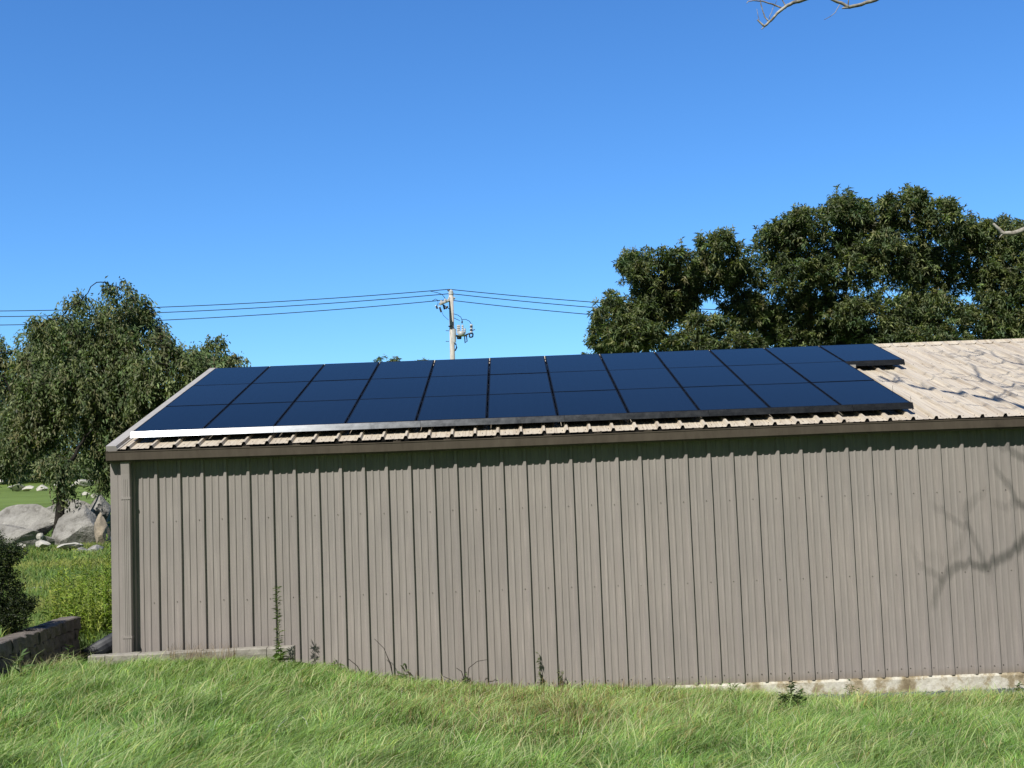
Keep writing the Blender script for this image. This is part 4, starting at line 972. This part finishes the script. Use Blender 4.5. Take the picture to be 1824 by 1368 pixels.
W = lambda px, py, t_=9.0: wallp(px, py)+SUN*t_
RF = lambda px, py, t_=7.4: roofp(px, py)+SUN*t_
main_end = W(1850, 940)
limb([FK, np.array([10.6, -6.4, 6.6]), main_end+np.array([.5, -.2, -.3]), main_end], 0.0682, 0.0310)
limb([main_end, W(1824, 957), W(1812, 978), W(1790, 990), W(1770, 1001), W(1755, 1012)], 0.0248, 0.0174, 3)
limb([W(1755, 1012), W(1730, 1003), W(1700, 1010), W(1682, 1030), W(1668, 1055), W(1662, 1082)], 0.0186, 0.0087, 3)
limb([W(1680, 1032), W(1660, 1018), W(1638, 1010), W(1626, 975)], 0.0087, 0.0037, 3)
limb([W(1755, 1010), W(1742, 975), W(1727, 942), W(1700, 925), W(1660, 898)], 0.0124, 0.0050, 3)
limb([W(1727, 942), W(1718, 910), W(1738, 885), W(1760, 873)], 0.0099, 0.0037, 3)
limb([W(1727, 940), W(1705, 975), W(1680, 1000)], 0.0050, 0.0025, 3)
limb([W(1680, 1000), W(1672, 985), W(1650, 990)], 0.0037, 0.0019, 3)
limb([main_end+np.array([.1, 0, .1]), W(1835, 905, 9.3), W(1812, 895, 9.3), W(1800, 868, 9.3), W(1778, 842, 9.3), W(1770, 825, 9.3)], 0.0223, 0.0062, 3)
limb([W(1812, 895, 9.3), W(1795, 905, 9.3), W(1765, 892, 9.3)], 0.0087, 0.0031, 3)
limb([W(1870, 860, 9.6), W(1824, 816, 9.6), W(1795, 800, 9.6), W(1775, 790, 9.6)], 0.0186, 0.0074, 3)
limb([main_end+np.array([.2, -.1, 0]), W(1870, 860, 9.6)], 0.0248, 0.0186, 3)
limb([W(1768, 1010), W(1762, 1035), W(1768, 1050)], 0.0062, 0.0025, 3)
# roof casters
FR = np.array([11.6, -4.6, 8.6])
limb([FK, np.array([11.7, -6.4, 6.8]), FR], .15, .12)
r0 = RF(1830, 728)
limb([FR, r0+np.array([.4, -.3, 0]), r0], .12, .095)
limb([r0, RF(1800, 719), RF(1770, 712), RF(1735, 705), RF(1700, 700), RF(1650, 693), RF(1610, 684), RF(1585, 679), RF(1566, 670)], .072, .030, 3)
for q_ in ([(1610, 684), (1596, 668), (1575, 660)], [(1590, 680), (1605, 672), (1622, 676)], [(1585, 679), (1572, 680), (1562, 674)], [(1770, 712), (1790, 700), (1806, 694)], [(1700, 700), (1716, 707), (1728, 706)], [(1650, 693), (1640, 684)]):
    limb([RF(*p) for p in q_], .020, .010, 3)
r1 = RF(1850, 690); limb([FR, r1], .09, .055)
limb([r1, RF(1815, 687), RF(1790, 690), RF(1770, 688), RF(1748, 678), RF(1738, 660), RF(1730, 652)], .040, .016, 3)
limb([RF(1748, 678), RF(1730, 670), RF(1710, 672)], .016, .010, 3)
r2 = RF(1850, 655, 7.8); limb([FR, r2], .09, .055)
limb([r2, RF(1824, 650, 7.8), RF(1795, 645, 7.8), RF(1775, 637, 7.8), RF(1755, 630, 7.8), RF(1735, 626, 7.8)], .040, .015, 3)
for q_ in ([(1795, 645), (1770, 650), (1745, 646)], [(1775, 637), (1765, 625), (1745, 620)], [(1755, 630), (1730, 636), (1705, 634)], [(1824, 650), (1810, 640)]): limb([RF(p[0], p[1], 7.8) for p in q_], .018, .009, 3)
for _ in range(34):     # fine twigs over the right end of the roof
    a_ = (rng.uniform(1640, 1850), rng.uniform(620, 712)); L_ = rng.uniform(18, 50); t_ = rng.uniform(7.0, 8.2); b2 = (a_[0]+L_, a_[1]+rng.uniform(-8, 12))
    limb([RF(a_[0], a_[1], t_), RF((a_[0]+b2[0])/2, (a_[1]+b2[1])/2+rng.uniform(-3, 3), t_), RF(b2[0], b2[1], t_), FR+rng.normal(size=3)*.15 if rng.random() < .25 else RF(b2[0]+30, b2[1]+4, t_)], .008, .013, 3, .04)
# twigs that hang into view
V = lambda px, py, Y=-6.5: at(px, py, Y)
t1 = V(1640, -60); limb([FK, t1+np.array([.9, .0, .1]), t1, V(1560, 0), V(1535, 8), V(1512, 13)], .017, .014, 3, .03)
limb([V(1512, 13), V(1498, 5), V(1480, -2), V(1450, -18), V(1430, 0)], .013, .009, 3)
limb([V(1512, 13), V(1506, 14), V(1500, 15)], .012, .006, 2)
limb([V(1510, 14), V(1512, -8)], .006, .004, 2)
limb([V(1496, 8), V(1488, 22), V(1478, 30), V(1468, 35)], .0035, .002, 3)
limb([V(1545, -5), V(1500, -25), V(1430, 0), V(1412, 5), V(1398, 13), V(1384, 24), V(1374, 36), V(1361, 47)], .018, .010, 3)
limb([V(1363, 46), V(1358, 51), V(1356, 52)], .006, .003, 2)
limb([V(1361, 47), V(1355, 41), V(1349, 35)], .009, .006, 2); limb([V(1352, 37), V(1350, 26), V(1348, 16)], .003, .0015, 3)
limb([V(1369, 38), V(1362, 30), V(1358, 18), V(1355, 4), V(1350, -18)], .006, .003, 3)
limb([V(1370, 34), V(1376, 16), V(1384, 0)], .003, .002, 3)
limb([V(1392, 14), V(1375, 7), V(1358, 2), V(1342, 1), V(1332, 3), V(1330, 6)], .007, .003, 3)
limb([V(1400, 12), V(1395, 3), V(1390, -8)], .006, .003, 2)
limb([V(1399, 13), V(1400, 16)], .004, .002, 2)
# pale broken branch at the right edge
V2 = lambda px, py: at(px, py, -6.6)
limb([FK, V2(1905, 395), V2(1850, 402), V2(1824, 409), V2(1803, 416), V2(1787, 416), V2(1777, 406), V2(1769, 398)], .035, .009, 3, .02)
limb([V2(1787, 416), V2(1782, 421), V2(1780, 424)], .009, .003, 2)
bm_ = MB()
for Q, rs, n_ in LIMBS: bm_.tube([q_-DB for q_ in Q], rs, 'deadbark', n_)
bm_.build('branches', dt, True)
